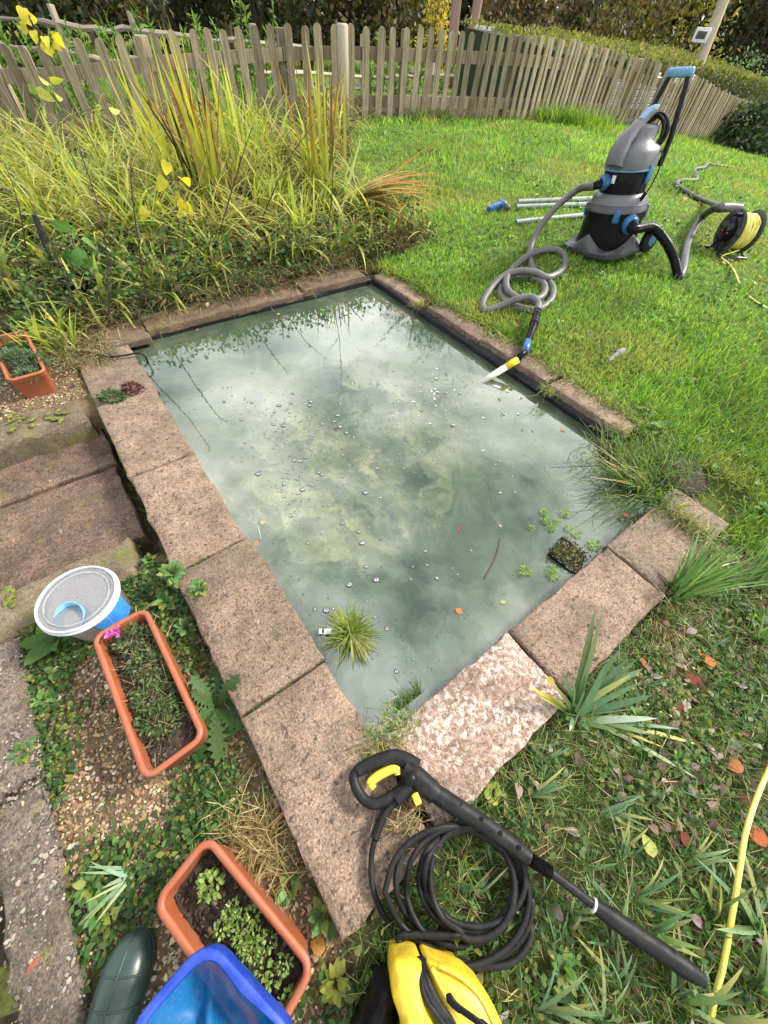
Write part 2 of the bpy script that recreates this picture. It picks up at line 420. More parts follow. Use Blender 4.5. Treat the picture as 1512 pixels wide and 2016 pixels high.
def m_ground():
    t = NT('ground'); a = t.n('ShaderNodeVertexColor', layer_name='Col').outputs[0]
    s = t.n('ShaderNodeSeparateColor', {0: a})
    soil = t.mix(t.ramp(t.noise(14, 8, .7), [(.35, 0), (.65, 1)]), (.022, .016, .010), (.075, .055, .035))
    lawn = t.mix(t.ramp(t.noise(7, 8, .75), [(.35, 0), (.65, 1)]), (.06, .10, .02), (.14, .20, .04))
    lawn = t.mix(t.ramp(t.noise(1.1, 4), [(.45, 0), (.65, .5)]), lawn, (.15, .14, .045))
    grav = t.mix(t.vor(75, out='Color'), (.10, .07, .04), (.28, .2, .12)); grav = t.mix(.55, grav, t.mix(t.noise(160), (.09, .06, .035), (.30, .22, .13)))
    tar = (.06, .058, .062)
    c = t.mix(s.outputs[0], soil, lawn); c = t.mix(s.outputs[1], c, grav)
    h = t.noise(60, 8, .75)
    return t.end(t.pbr(c, .95, t.bump(h, .8, .02), Specular_IOR_Level=.15))
GROUND = m_ground()

def m_water():
    t = NT('pond_water'); co = t.coord()
    # milky silt, and pale algae drawn out in a soft fan from the middle of the near half
    mpv = t.n('ShaderNodeMapping', {'Vector': co, 'Scale': (1.6, 1.3, 1.0), 'Rotation': (0, 0, -.15)}).outputs[0]
    n1 = t.noise(1.2, 6, .55, mpv, .6); n2 = t.noise(3.4, 7, .62, mpv, .9); n3 = t.noise(9, 6, .65, mpv, .4)
    sp = t.n('ShaderNodeSeparateXYZ', {0: co})
    du = t.math('SUBTRACT', sp.outputs[0], .52); dv = t.math('SUBTRACT', sp.outputs[1], .34)
    r = t.math('SQRT', t.math('ADD', t.math('MULTIPLY', du, du), t.math('MULTIPLY', dv, dv)))
    wob = t.math('MULTIPLY', t.math('SUBTRACT', n2, .5), .75)
    an = t.math('ADD', t.math('ARCTAN2', du, dv), wob)
    pv = t.n('ShaderNodeCombineXYZ', {0: t.math('MULTIPLY', an, 2.0), 1: t.math('MULTIPLY', r, .55), 2: 0.0}).outputs[0]
    ray_ = t.noise(1.9, 6, .6, pv, .25); fine = t.noise(8, 5, .65, pv, .3)
    fan = t.ramp(t.math('ADD', t.math('MULTIPLY', ray_, .85), t.math('MULTIPLY', fine, .22)), [(.44, 0), (.76, 1)])
    fan = t.math('MULTIPLY', fan, t.ramp(t.math('MULTIPLY', t.math('ADD', r, t.math('MULTIPLY', t.math('SUBTRACT', n1, .5), .7)), .5), [(.06, 0), (.2, 1), (.5, .9), (.95, 0)]))
    fan = t.math('MULTIPLY', fan, t.ramp(t.math('MULTIPLY', t.math('ABSOLUTE', t.math('SUBTRACT', an, .15)), .5), [(.3, 1), (.62, 0)]))
    fan = t.math('MULTIPLY', fan, t.ramp(n3, [(.3, .6), (.6, 1)]))
    cld = t.ramp(t.math('ADD', t.math('MULTIPLY', n1, .7), t.math('MULTIPLY', n2, .35)), [(.45, 0), (.72, 1)])
    base = t.mix(cld, (.046, .074, .046), (.128, .152, .098))
    yel = t.mix(t.ramp(n3, [(.3, 0), (.7, 1)]), (.30, .33, .14), (.48, .48, .25))
    edge = t.ramp(t.noise(2.1, 6, .65, co, .4), [(.52, 0), (.7, .55)])
    col = t.mix(t.math('MULTIPLY', fan, .8), base, yel); col = t.mix(t.math('MULTIPLY', edge, t.ramp(sp.outputs[1], [(1.3, 0), (2.2, 1)])), col, (.15, .17, .06))
    dif = t.n('ShaderNodeBsdfDiffuse', {'Color': col}).outputs[0]
    trp = t.n('ShaderNodeBsdfTransparent', {'Color': (.62, .74, .60, 1)}).outputs[0]
    under = t.n('ShaderNodeMixShader', {0: t.ramp(n2, [(.3, .66), (.7, .88)]), 1: trp, 2: dif}).outputs[0]
    bp = t.bump(t.math('ADD', t.noise(7, 3, .5), t.math('MULTIPLY', t.noise(40, 2, .5), .12)), .035, .02)
    gl = t.n('ShaderNodeBsdfGlossy', {'Color': (1, 1, 1, 1), 'Roughness': .02, 'Normal': bp}).outputs[0]
    fr = t.n('ShaderNodeFresnel', {'IOR': 2.2, 'Normal': bp}).outputs[0]
    return t.end(t.n('ShaderNodeMixShader', {0: fr, 1: under, 2: gl}).outputs[0])
WATER = m_water()
def m_glassy(name, tint=(.9, .93, .95), white=.12, rough=.08, ior=1.45):
    t = NT(name)
    a = t.n('ShaderNodeBsdfTransparent', {'Color': (*tint, 1)}).outputs[0]; b = t.n('ShaderNodeBsdfDiffuse', {'Color': (.75, .77, .8, 1)}).outputs[0]
    m = t.n('ShaderNodeMixShader', {0: white, 1: a, 2: b}).outputs[0]
    g = t.n('ShaderNodeBsdfGlossy', {'Roughness': rough}).outputs[0]
    return t.end(t.n('ShaderNodeMixShader', {0: t.n('ShaderNodeFresnel', {'IOR': ior}).outputs[0], 1: m, 2: g}).outputs[0])
BUB = m_glassy('bubble_film', (.84, .87, .86), .10, .05, 1.5); LIDM = m_glassy('clear_lid', (.93, .94, .97), .17, .12, 1.45); TUBM = m_glassy('clear_tub', (.92, .92, .92), .12, .15, 1.4)

def m_wood(name, c1, c2, green=.3):
    t = NT(name); oi = t.n('ShaderNodeObjectInfo').outputs['Random']
    v = t.n('ShaderNodeVectorMath', {0: t.mapped((38, 38, 3.2)), 1: t.n('ShaderNodeCombineXYZ', {0: t.math('MULTIPLY', oi, 40), 1: 0.0, 2: t.math('MULTIPLY', oi, 17)}).outputs[0]}, operation='ADD').outputs[0]
    col = t.mix(t.ramp(t.noise(1.3, 6, .6, v), [(.3, 0), (.7, 1)]), c1, c2)
    col = t.mix(t.math('MULTIPLY', t.ramp(t.noise(5, 4, .6), [(.42, 0), (.62, 1)]), green), col, (.15, .165, .05))
    col = t.mix(1.0, col, t.ramp(oi, [(0, (.6, .58, .55)), (1, (1.25, 1.22, 1.15))]), 'MULTIPLY')
    return t.end(t.pbr(col, .88, t.bump(t.noise(2, 6, .6, v), .5, .004), Specular_IOR_Level=.2))
PICK = m_wood('weathered_picket', (.14, .115, .08), (.43, .365, .27), .3); RAILW = m_wood('split_rail', (.30, .26, .21), (.46, .41, .34), .1); PALEW = m_wood('pale_new_wood', (.45, .37, .24), (.6, .5, .33), .05)
BARK = m_wood('bark', (.10, .075, .055), (.19, .145, .11), .25); BARKP = m_wood('pink_bark', (.30, .20, .16), (.42, .29, .24), .0)

BLACK = m_plain('black_plastic', (.006, .006, .007), .3, (.010, .010, .011), 9, .1, dirt=((.03, .028, .025), .12), Specular_IOR_Level=.08)
BLACKM = m_plain('matt_black', (.008, .008, .009), .5, (.014, .014, .015), 14, .3, 90, dirt=((.06, .055, .047), .35), Specular_IOR_Level=.18)
DGREY = m_plain('dark_grey_plastic', (.038, .038, .042), .45, (.055, .055, .06), 9, .15, dirt=((.09, .085, .07), .35))
GREY = m_plain('grey_plastic', (.105, .105, .115), .4, (.13, .13, .14), 8, .1, dirt=((.1, .095, .08), .3))
HOSEG = m_plain('grey_hose', (.135, .128, .125), .5, (.105, .10, .098), 22, .2, dirt=((.075, .07, .06), .5))
HOSEB = m_plain('blue_black_hose', (.018, .021, .027), .5, (.032, .036, .044), 16, .2, dirt=((.14, .14, .13), .4))
BLUE = m_plain('dark_blue_plastic', (.02, .09, .22), .38, (.03, .12, .28), 14, .1, dirt=((.1, .11, .12), .2))
BLUEL = m_plain('light_blue_trim', (.11, .26, .42), .4, (.16, .32, .5), 14)
NETB = m_plain('royal_blue_frame', (.003, .03, .27), .4, (.004, .042, .34), 9, .1, dirt=((.12, .16, .4), .3))
YEL = m_plain('yellow_plastic', (.78, .56, .035), .42, (.70, .49, .03), 12, .15, stretch=(1, 1, 1), dirt=((.26, .17, .04), .8))
YELC = m_plain('yellow_cable', (.78, .70, .20), .4, (.66, .56, .08), 20, .1, dirt=((.4, .33, .12), .4))
YELB = m_plain('yellow_band', (.8, .6, .02), .4)
CREAM = m_plain('cream_tube', (.66, .63, .52), .35, (.58, .55, .45), 12, .1, dirt=((.42, .4, .27), .4))
STEEL = m_plain('pale_metal_tube', (.42, .44, .43), .35, (.33, .35, .35), 10, .05, dirt=((.35, .36, .33), .3), Metallic=.35)
TERRA = m_plain('terracotta_plastic', (.31, .082, .032), .55, (.26, .068, .027), 9, .15, dirt=((.2, .115, .075), .55))
SOIL = m_plain('potting_soil', (.018, .012, .009), .95, (.045, .03, .02), 60, 1.0, 120)
LINER = m_plain('black_liner', (.006, .006, .007), .42, (.012, .012, .013), 18, .5, 30, dirt=((.05, .05, .04), .3), Specular_IOR_Level=.3)
BOOTM = m_plain('green_rubber', (.018, .042, .034), .36, (.026, .055, .045), 9, .12, 50, dirt=((.06, .075, .06), .4))
WHITE = m_plain('white_paint', (.72, .72, .70), .5, (.62, .62, .6), 6, .1, dirt=((.4, .4, .36), .3))
WHITEP = m_plain('white_rim', (.56, .57, .58), .35, (.48, .5, .52), 8)
LABELB = m_plain('blue_label', (.04, .20, .62), .35, (.06, .3, .75), 25)
SCOOPB = m_plain('pale_blue_scoop', (.22, .5, .68), .35, (.15, .42, .6), 12)
PELL = m_plain('food_pellets', (.62, .46, .38), .9, (.85, .70, .62), 130, .8, 160)
RED = m_plain('red_plastic', (.5, .03, .03), .4)
GREYROCK = m_plain('grey_scrap', (.3, .29, .28), .8, (.14, .13, .13), 40, .8, 60)
TARMAC = m_plain('tarmac', (.075, .072, .08), .85, (.10, .096, .105), 20, .5, 90)
STEM = m_plain('dark_stem', (.04, .028, .02), .8, (.08, .06, .04), 40, .3)
MOSSM = m_plain('moss', (.05, .06, .012), .95, (.17, .18, .025), 40, 1.0, 120)
def m_net():
    t = NT('blue_net'); mpv = t.mapped((1, 1, 1))
    wv = t.n('ShaderNodeTexWave', {'Vector': mpv, 'Scale': 130.0, 'Distortion': .4}, wave_type='BANDS', bands_direction='X').outputs['Fac']
    w2 = t.n('ShaderNodeTexWave', {'Vector': mpv, 'Scale': 130.0, 'Distortion': .4}, wave_type='BANDS', bands_direction='Y').outputs['Fac']
    k = t.math('MAXIMUM', wv, w2)
    col = t.mix(t.noise(6, 4), (.003, .13, .42), (.005, .24, .56)); col = t.mix(t.ramp(t.noise(11, 6, .7), [(.55, 0), (.75, .7)]), col, (.06, .10, .14))
    d = t.pbr(col, .5); tr = t.n('ShaderNodeBsdfTranslucent', {'Color': col}).outputs[0]; d = t.n('ShaderNodeMixShader', {0: .35, 1: d, 2: tr}).outputs[0]
    a = t.n('ShaderNodeBsdfTransparent').outputs[0]
    return t.end(t.n('ShaderNodeMixShader', {0: t.ramp(k, [(.45, .5), (.8, 1)]), 1: a, 2: d}).outputs[0])
NETM = m_net()
# ------------------------------------------------------------------ ground
def axis(parts):
    out = []
    for a, b, st in parts: out += list(np.arange(a, b - 1e-6, st))
    return np.array(out + [parts[-1][1]])
gx = axis([(-70, -20, 5), (-20, -8, .8), (-8, -3, .15), (-3, 4, .045), (4, 12, .2), (12, 30, 1), (30, 90, 6)])
gy = axis([(-12, -3, 1), (-3, -1, .1), (-1, 4, .045), (4, 11, .15), (11, 22, .5), (22, 45, 2), (45, 120, 8)])
GX, GY = np.meshgrid(gx, gy); GZ = gz(GX, GY)
gu, gv = to_uv(GX, GY)
GRAV_UV = lambda u, v: (u < -.33) & (u > -1.0) & (v < 1.15) & (v > -1.2) | (u < -.3) & (u > -2.2) & (v > 2.1) & (v < 2.95)
BED = np.array([P(*p) for p in [(-160, 640), (30, 600), (150, 690), (235, 625), (480, 590), (700, 530), (790, 505), (845, 465), (700, 395), (690, 262)]] + [(-1.2, 8.4, 0), (-2.4, 8.2, 0), (-3.9, 7.2, 0), (-5.2, 6.7, 0), (-6.5, 6, 0)])[:, :2]
LAWN = np.array([P(*p) for p in [(735, 528), (840, 585), (1000, 662), (1100, 735), (1235, 835), (1290, 950), (1420, 1050), (1512, 1110), (1700, 1180)]]
                + [(4.5, .3, 0), (9, 3, 0), (12, 12, 0), (9.6, 16.0, 0), (7.3, 14.1, 0), (5.2, 12.2, 0), (3.55, 11.3, 0), (1.78, 9.6, 0), (.33, 9.05, 0), (-1.0, 8.45, 0)]
                + [P(*p) for p in [(690, 262), (700, 395), (845, 465), (790, 505)]])[:, :2]
WEEDY = np.array([P(*p) for p in [(935, 1580), (1100, 1400), (1285, 1200), (1400, 1075), (1512, 1110), (1700, 1180)]] + [(3.2, -.3, 0), (2.6, -1.4, 0), (-.5, -1.5, 0)] + [P(*p) for p in [(640, 2100), (690, 1850), (760, 1720), (760, 1560)]])[:, :2]
flat = np.stack([GX.ravel(), GY.ravel()], 1)
isl = inpoly(flat, LAWN).reshape(GX.shape) | (GY > 11) | (GX > 5)
isg = GRAV_UV(gu, gv)
gc = np.zeros(GX.shape + (3,)); gc[..., 0] = np.where(isg, 0, np.where(isl, 1, np.where(inpoly(flat, WEEDY).reshape(GX.shape), .3, .05))); gc[..., 1] = isg * .85
b = MB(); b.add((np.stack([GX, GY, GZ], -1).reshape(-1, 3), [ringfaces(len(gy), len(gx))[(np.arange((len(gy) - 1) * len(gx)) % len(gx)) != len(gx) - 1]]), gc.reshape(-1, 3))
tag(b.build('ground', GROUND, origin=(0, 0, 0)), kind='structure')

# the lane beyond the fence
pts = [ray(620, 128, 15), ray(780, 150, 15.5), ray(930, 172, 16.5), ray(1060, 190, 19)]
c = spline([np.array([p[0], p[1], 0]) for p in pts], 10); nrm = np.gradient(c, axis=0)[:, [1, 0, 2]] * [-1, 1, 0]; nrm /= np.linalg.norm(nrm, axis=1)[:, None]
lv = np.concatenate([np.stack([c + nrm * k * 1.1], 1) for k in (-1, -.3, .3, 1)], 1).reshape(-1, 3); lv[:, 2] = gz(lv[:, 0], lv[:, 1]) + .03
i = np.arange(len(c) - 1)[:, None] * 4
tag(MB().add((lv, [np.concatenate([i + [j, j + 1, j + 5, j + 4] for j in range(3)])])).build('road', TARMAC), kind='structure')

# ------------------------------------------------------------------ pond
def slab_vf(u0, u1, v0, v1, zt, zb, bev=.008, cell=.045, rough=.0024, chip=.0055):
    nu = max(2, int((u1 - u0) / cell)); nv = max(2, int((v1 - v0) / cell))
    U = np.concatenate([[u0 + bev * .25], np.linspace(u0 + bev, u1 - bev, nu + 1), [u1 - bev * .25]]); Vv = np.concatenate([[v0 + bev * .25], np.linspace(v0 + bev, v1 - bev, nv + 1), [v1 - bev * .25]])
    A, B = np.meshgrid(U, Vv, indexing='ij'); Z = np.full(A.shape, zt) + rng.normal(0, rough, A.shape) * .5
    e = np.zeros(A.shape, bool); e[0] = e[-1] = True; e[:, 0] = e[:, -1] = True
    Z[e] -= bev * .5; A = A + np.where(e, rng.normal(0, chip, A.shape) * .5, 0); B = B + np.where(e, rng.normal(0, chip, A.shape) * .5, 0)
    V = [np.stack([A, B, Z], -1).reshape(-1, 3)]; m, n = A.shape
    F = [ringfaces(m, n)[(np.arange((m - 1) * n) % n) != n - 1]]
    loop = [(i, 0) for i in range(m)] + [(m - 1, j) for j in range(1, n)] + [(i, n - 1) for i in range(m - 2, -1, -1)] + [(0, j) for j in range(n - 2, 0, -1)]
    k = len(loop); base = m * n
    top = np.array([i * n + j for i, j in loop])
    cu, cv = (u0 + u1) / 2, (v0 + v1) / 2
    low = V[0][top].copy(); low[:, 2] = zt - bev * 1.6; low[:, 0] += np.sign(low[:, 0] - cu) * bev * .25 * (np.abs(low[:, 0] - cu) > (u1 - u0) / 2 - bev); low[:, 1] += np.sign(low[:, 1] - cv) * bev * .25 * (np.abs(low[:, 1] - cv) > (v1 - v0) / 2 - bev)
    bot = low.copy(); bot[:, 2] = zb; bot[:, :2] += rng.normal(0, chip * .7, (k, 2))
    V += [low, bot]; a = np.arange(k); c2 = (a + 1) % k
    F.append(np.stack([top[a], base + a, base + c2, top[c2]], 1)[:, ::-1]); F.append(np.stack([base + a, base + k + a, base + k + c2, base + c2], 1)[:, ::-1])
    return np.concatenate(V), F
def uv_empty(name, label, cat): return thing(name, label, cat, PO, (0, 0, PROT))
cop = uv_empty('pond_coping', 'border of pink concrete slabs laid around the rectangular garden pond', 'coping')
def slab(par, mat, u0, u1, v0, v1, zt=0, zb=-.045, name='slab', tilt=.0, **k):
    g = .004; o = MB().add(slab_vf(u0 + g, u1 - g, v0 + g, v1 - g, zt, zb, **k)).build(name, mat, par, local=True, sharp=50)
    o.rotation_euler = (rng.normal(0, .0025) + tilt, rng.normal(0, .0025), rng.normal(0, .003)); return o
for a, b_ in ((-.335, .286), (.286, .925), (.925, 1.55), (1.55, 2.19), (2.19, 2.79)): slab(cop, CONC, -.335, -.012 + rng.normal(0, .006), a, b_)
o = slab(cop, CONC_L, .005, .615, -.325, -.03, .002); o['label'] = 'slab crusted with white lichen'
slab(cop, CONC, .618, 1.285, -.322, -.03); slab(cop, CONC, 1.288, 1.93, -.318, -.025)
for a, b_, off in ((.36, .94, 0), (.95, 1.57, .02), (1.575, 2.17, .01), (2.26, 2.89, .02)): slab(cop, CONC, 2.055 + off, 2.36 + off, a, b_, .014 + rng.normal(0, .004))
slab(cop, CONC_B, -.30, .12, 2.80, 3.1, -.004)
for a, b_ in ((.125, .74), (.745, 1.36), (1.365, 1.99)): slab(cop, CONC_B, a, b_, 2.875, 3.16, .004)

def liner():
    per = []
    u0, u1, v0, v1 = -.075, 2.05, -.075, 2.89
    for a, b_ in (((u0, v0), (u1, v0)), ((u1, v0), (u1, v1)), ((u1, v1), (u0, v1)), ((u0, v1), (u0, v0))):
        a, b_ = np.array(a), np.array(b_); L = np.linalg.norm(b_ - a); n = int(L / .03); nr = np.array([-(b_ - a)[1], (b_ - a)[0]]) / L
        for t in np.arange(n) / n: per.append((*(a + (b_ - a) * t), *nr))
    per = np.array(per); N = len(per); s = np.arange(N) * .03
    rows = []
    for z, off in ((-.02, -.03), (-.035, -.004), (-.042, .004), (-.055, .006), (-.065, .004), (-.08, .002), (-.12, .0), (-.4, .03), (-.8, .06)):
        wob = (vnoise(s, s * 0 + z * 40, .13, 3) - .5) * .016 + (vnoise(s, s * 0 + z * 15, .05, 4) - .5) * .008
        rows.append(np.stack([per[:, 0] + per[:, 2] * (off + wob), per[:, 1] + per[:, 3] * (off + wob), z + (vnoise(s, s * 0 + 3, .2, 5) - .5) * .012 + 0 * s], 1))
    V, F = loft(rows, False)
    b = MB().add((V, F))
    gu_, gv_ = np.meshgrid(np.linspace(.0, 2.03, 30), np.linspace(0, 2.88, 40), indexing='ij')
    zz = -.62 + .08 * vnoise(gu_, gv_, .35, 8) + .05 * vnoise(gu_, gv_, .1, 9)
    pv = np.stack([gu_, gv_, zz], -1).reshape(-1, 3); ff = ringfaces(30, 40); ff = ff[(np.arange(29 * 40) % 40) != 39]
    b2 = MB().add((pv, [ff]))
    e = uv_empty('pond_liner', 'black rubber liner showing under the coping around the pond', 'pond liner')
    b.build('liner_wall', LINER, e, local=True); b2.build('liner_floor', LINER, e, local=True)
liner()
WZ = -.078
A, B = np.meshgrid(np.linspace(-.10, 2.085, 30), np.linspace(-.10, 2.93, 40), indexing='ij')
ff = ringfaces(30, 40); ff = ff[(np.arange(29 * 40) % 40) != 39]
wo_ = MB().add((np.stack([A, B, A * 0], -1).reshape(-1, 3), [ff[:, ::-1]])).build('water', WATER, local=True)
wo_.location = uvw(0, 0, WZ); wo_.rotation_euler = (0, 0, PROT); wo_['kind'] = 'structure'
# pond weed hanging in the water in long streamers
N = 900; a = rng.normal(1.25, .62, N); r0 = rng.uniform(.05, .5, N)
org = np.stack([1.15 + .3 * rng.normal(size=N), .55 + .35 * rng.normal(size=N), np.full(N, -.14)], 1)
org[:, 0] = np.clip(org[:, 0], .1, 1.9); org[:, 1] = np.clip(org[:, 1], .1, 2.3)
b = MB()
for k in range(90):
    p = np.array([org[k]]); h = a[k] + rng.normal(0, .15); q = [org[k]]
    for _ in range(7):
        h += rng.normal(0, .22); q.append(q[-1] + np.array([math.cos(h), math.sin(h), rng.normal(0, .12)]) * rng.uniform(.06, .15))
    q = np.array(q); q[:, 2] = np.clip(q[:, 2] - .02, -.3, -.115); q[:, 0] = np.clip(q[:, 0], .05, 1.95); q[:, 1] = np.clip(q[:, 1], .05, 2.75)
    b.add(tube(spline(q, 3), np.linspace(.03, .006, 22) * rng.uniform(.4, 1.5), 5, flat=.35), pal([(.36, .38, .17), (.3, .35, .15), (.42, .42, .22)], 1)[0])
o = b.build('pond_weed', FOL, local=True); o.location = uvw(0, 0); o.rotation_euler = (0, 0, PROT)
tag(o, 'pale weed streaming under the surface of the pond', 'pond weed', kind='stuff')
# bubbles
hem = lathe([(1, 0), (.92, .38), (.7, .68), (.38, .9), (.02, .98)], 12)
bm_ = MB().add(hem).mesh('bubble', BUB)
cl = [((765, 800), (110, 75), 95), ((870, 770), (55, 45), 22), ((600, 855), (75, 60), 65), ((590, 960), (50, 70), 40), ((690, 950), (120, 110), 40), ((960, 900), (150, 120), 22), ((760, 1150), (180, 120), 30), ((880, 1290), (90, 60), 9), ((560, 830), (130, 40), 20)]
k = 0
for (cx, cy), (sx, sy), n in cl:
    sub_ = [(cx + rng.normal() * sx * .55, cy + rng.normal() * sy * .55, rng.uniform(.2, .6)) for _ in range(max(3, n // 6))]
    for _ in range(n):
        bx_, by_, bs_ = sub_[rng.integers(len(sub_))]; p = px(bx_ + rng.normal() * sx * bs_, by_ + rng.normal() * sy * bs_, WZ); u_, v_ = to_uv(p[0], p[1])
        if not (.03 < u_ < 2 and .04 < v_ < 2.8): continue
        o = bpy.data.objects.new('bubble', bm_); COL.objects.link(o); r = float(np.clip(rng.lognormal(-5.1, .45), .0028, .015)); o.scale = (r, r, r * .8); o.location = p + np.array([0, 0, .0003])
        tag(o, 'clear bubble floating on the cloudy green pond water', 'bubble', 'bubbles floating on the pond')

b = MB()
for _ in range(1100):
    (cx, cy), (sx, sy), n_ = cl[rng.choice(len(cl), p=np.array([c[2] for c in cl]) / sum(c[2] for c in cl))]
    p = px(cx + rng.normal() * sx * .8, cy + rng.normal() * sy * .8, WZ); u_, v_ = to_uv(p[0], p[1])
    if .03 < u_ < 2 and .04 < v_ < 2.8: r = rng.uniform(.0016, .004); b.add((hem[0] * r + p, hem[1]))
tag(b.build('froth_bubbles', BUB), 'tiny froth bubbles scattered between the larger bubbles', 'bubbles', kind='stuff')

# gravel: real pebbles
ico = bmesh.new(); bmesh.ops.create_icosphere(ico, subdivisions=1, radius=1); IV = np.array([v.co[:] for v in ico.verts]); IF = np.array([[v.index for v in f.verts] for f in ico.faces]); ico.free()
def pebbles(pts, s0, s1, cols):
    N = len(pts); s = rng.uniform(s0, s1, N) * rng.choice([.6, 1, 1, 1.4], N)
    ax = np.stack([s * rng.uniform(.8, 1.5, N), s * rng.uniform(.6, 1, N), s * rng.uniform(.35, .7, N)], 1)
    a = rng.uniform(0, 6.28, N); R = np.zeros((N, 3, 3)); R[:, 0, 0] = np.cos(a); R[:, 0, 1] = -np.sin(a); R[:, 1, 0] = np.sin(a); R[:, 1, 1] = np.cos(a); R[:, 2, 2] = 1
    t = rng.normal(0, .35, N); T = np.zeros((N, 3, 3)); T[:, 0, 0] = 1; T[:, 1, 1] = np.cos(t); T[:, 1, 2] = -np.sin(t); T[:, 2, 1] = np.sin(t); T[:, 2, 2] = np.cos(t)
    V = (IV[None] * (1 + rng.normal(0, .13, (N, 12, 1)))) * ax[:, None]
    V = np.einsum('nij,nkj->nki', R @ T, V) + pts[:, None]
    return (V.reshape(-1, 3), [((np.arange(N) * 12)[:, None, None] + IF[None]).reshape(-1, 3)]), np.repeat(pal(cols, N, .2), 12, 0)
def uv_pts(n, u0, u1, v0, v1):
    u_ = rng.uniform(u0, u1, n); v_ = rng.uniform(v0, v1, n); p = PO + PU * u_[:, None] + PV * v_[:, None]; p[:, 2] = gz(p[:, 0], p[:, 1]); return p
# ------------------------------------------------------------------ sunken paving, kerb stones and path edging beside the coping
pav = uv_empty('paving', None, None); pav['kind'] = 'structure'
slab(pav, CONC_D, -1.75, -.375, 1.30, 1.845, -.135, -.22, name='paving_slab', rough=.006)
slab(pav, CONC_D, -1.75, -.36, 1.865, 2.2, -.125, -.22, name='paving_slab', rough=.006)
slab(pav, CONC_D, -2.0, -1.77, 1.25, 2.2, -.16, -.24, name='paving_slab', rough=.006)
def kerb(label, mat, u0, u1, v0, v1, zt, zb):
    e = uv_empty('kerb_stone', label, 'kerb stone'); o = slab(e, mat, u0, u1, v0, v1, zt, zb, 'stone', bev=.022, rough=.012, chip=.012); return e
kerb('thick mossy kerb stone above the sunken paving, its face in shade', STONE, -1.7, -.40, 2.125, 2.36, -.012, -.2)
kerb('low crumbling kerb stone with yellow moss behind the clear tub', STONE, -1.7, -.44, 1.04, 1.285, -.075, -.2)
e = uv_empty('path_edging', 'worn aggregate concrete edging along the gravel strip', 'edging')
for a, b_ in ((-1.3, -.42), (-.41, .5), (.51, 1.03)): slab(e, STONE2, -1.02, -.875, a, b_, -.055, -.16, 'edging_block', bev=.015, rough=.008, chip=.006)
pt = uv_pts(3600, -1.02, -.876, -1.2, 1.02); pt[:, 2] = -.0555; pt = pt[rng.random(len(pt)) < .3 + .7 * (vnoise(pt[:, 0], pt[:, 1], .09, 81) > .45)]
V_, c_ = pebbles(pt, .0025, .0055, [(.17, .14, .115), (.11, .09, .075), (.24, .2, .165), (.3, .26, .22), (.08, .065, .055)]); ag = MB().add(V_, c_).build('exposed_aggregate', m_foliage('pebble', .0, .75, .25), e, sharp=40, local=False); ag.location = (0, 0, 0); ag.matrix_parent_inverse = Matrix.Rotation(-PROT, 4, 'Z'); ag['kind'] = 'stuff'
b = MB()
for k in range(26):
    p = uvw(rng.uniform(-1.25, -1.03), rng.uniform(-.6, .75)); s = rng.uniform(.02, .06)
    b.add(xf(lathe([(1, 0), (.8, .3), (.4, .5), (.02, .55)], 9), np.array(RT((p[0], p[1], gz(p[0], p[1]) - .002))) @ np.diag([s * rng.uniform(.6, 1.6), s, s * .35, 1])))
p = uvw(-.5, 2.2)
for k in range(46):
    q = (rng.uniform(10, 130), 0); q = (q[0], 838 - .2 * q[0] + rng.normal(0, 10)) if k < 32 else (rng.uniform(5, 30), rng.uniform(1160, 1200))
    c_ = px(*q, -.012 if k < 32 else -.072); s = rng.uniform(.006, .016)
    b.add(xf(lathe([(1, 0), (.8, .3), (.4, .5), (.02, .55)], 9), np.array(RT((c_[0], c_[1], c_[2] - .001), rng.uniform(0, 3))) @ np.diag([s * rng.uniform(1, 1.8), s, s * .6, 1])))
tag(b.build('moss', MOSSM), 'yellow green cushions of moss on the old stones', 'moss', kind='stuff')

# gravel
PEB = [(.5, .42, .31), (.44, .34, .23), (.34, .24, .14), (.42, .32, .2), (.2, .12, .065), (.27, .17, .085), (.46, .38, .27), (.13, .085, .055), (.36, .22, .11), (.3, .2, .1), (.24, .17, .1), (.10, .065, .04), (.28, .19, .1)]
pt = np.concatenate([uv_pts(13000, -.885, -.345, -.75, 1.04), uv_pts(5200, -1.6, -.36, 2.37, 2.95)]); pt[:, 2] += rng.uniform(-.002, .006, len(pt))
V_, c_ = pebbles(pt, .003, .0066, PEB)
tag(MB().add(V_, c_).build('gravel', bpy.data.materials['pebble'], sharp=40), 'brown and cream pea gravel between the coping and the path edging', 'gravel', kind='stuff')
p = np.array([P(rng.normal(1310, 35), rng.normal(1345, 40)) for _ in range(260)]); p[:, 2] += .004
V_, c_ = pebbles(p, .004, .007, [(.5, .38, .2), (.6, .5, .32), (.4, .28, .15)])
tag(MB().add(V_, c_).build('gravel', bpy.data.materials['pebble'], sharp=40), 'small patch of yellow gravel among dead leaves', 'gravel', kind='stuff')

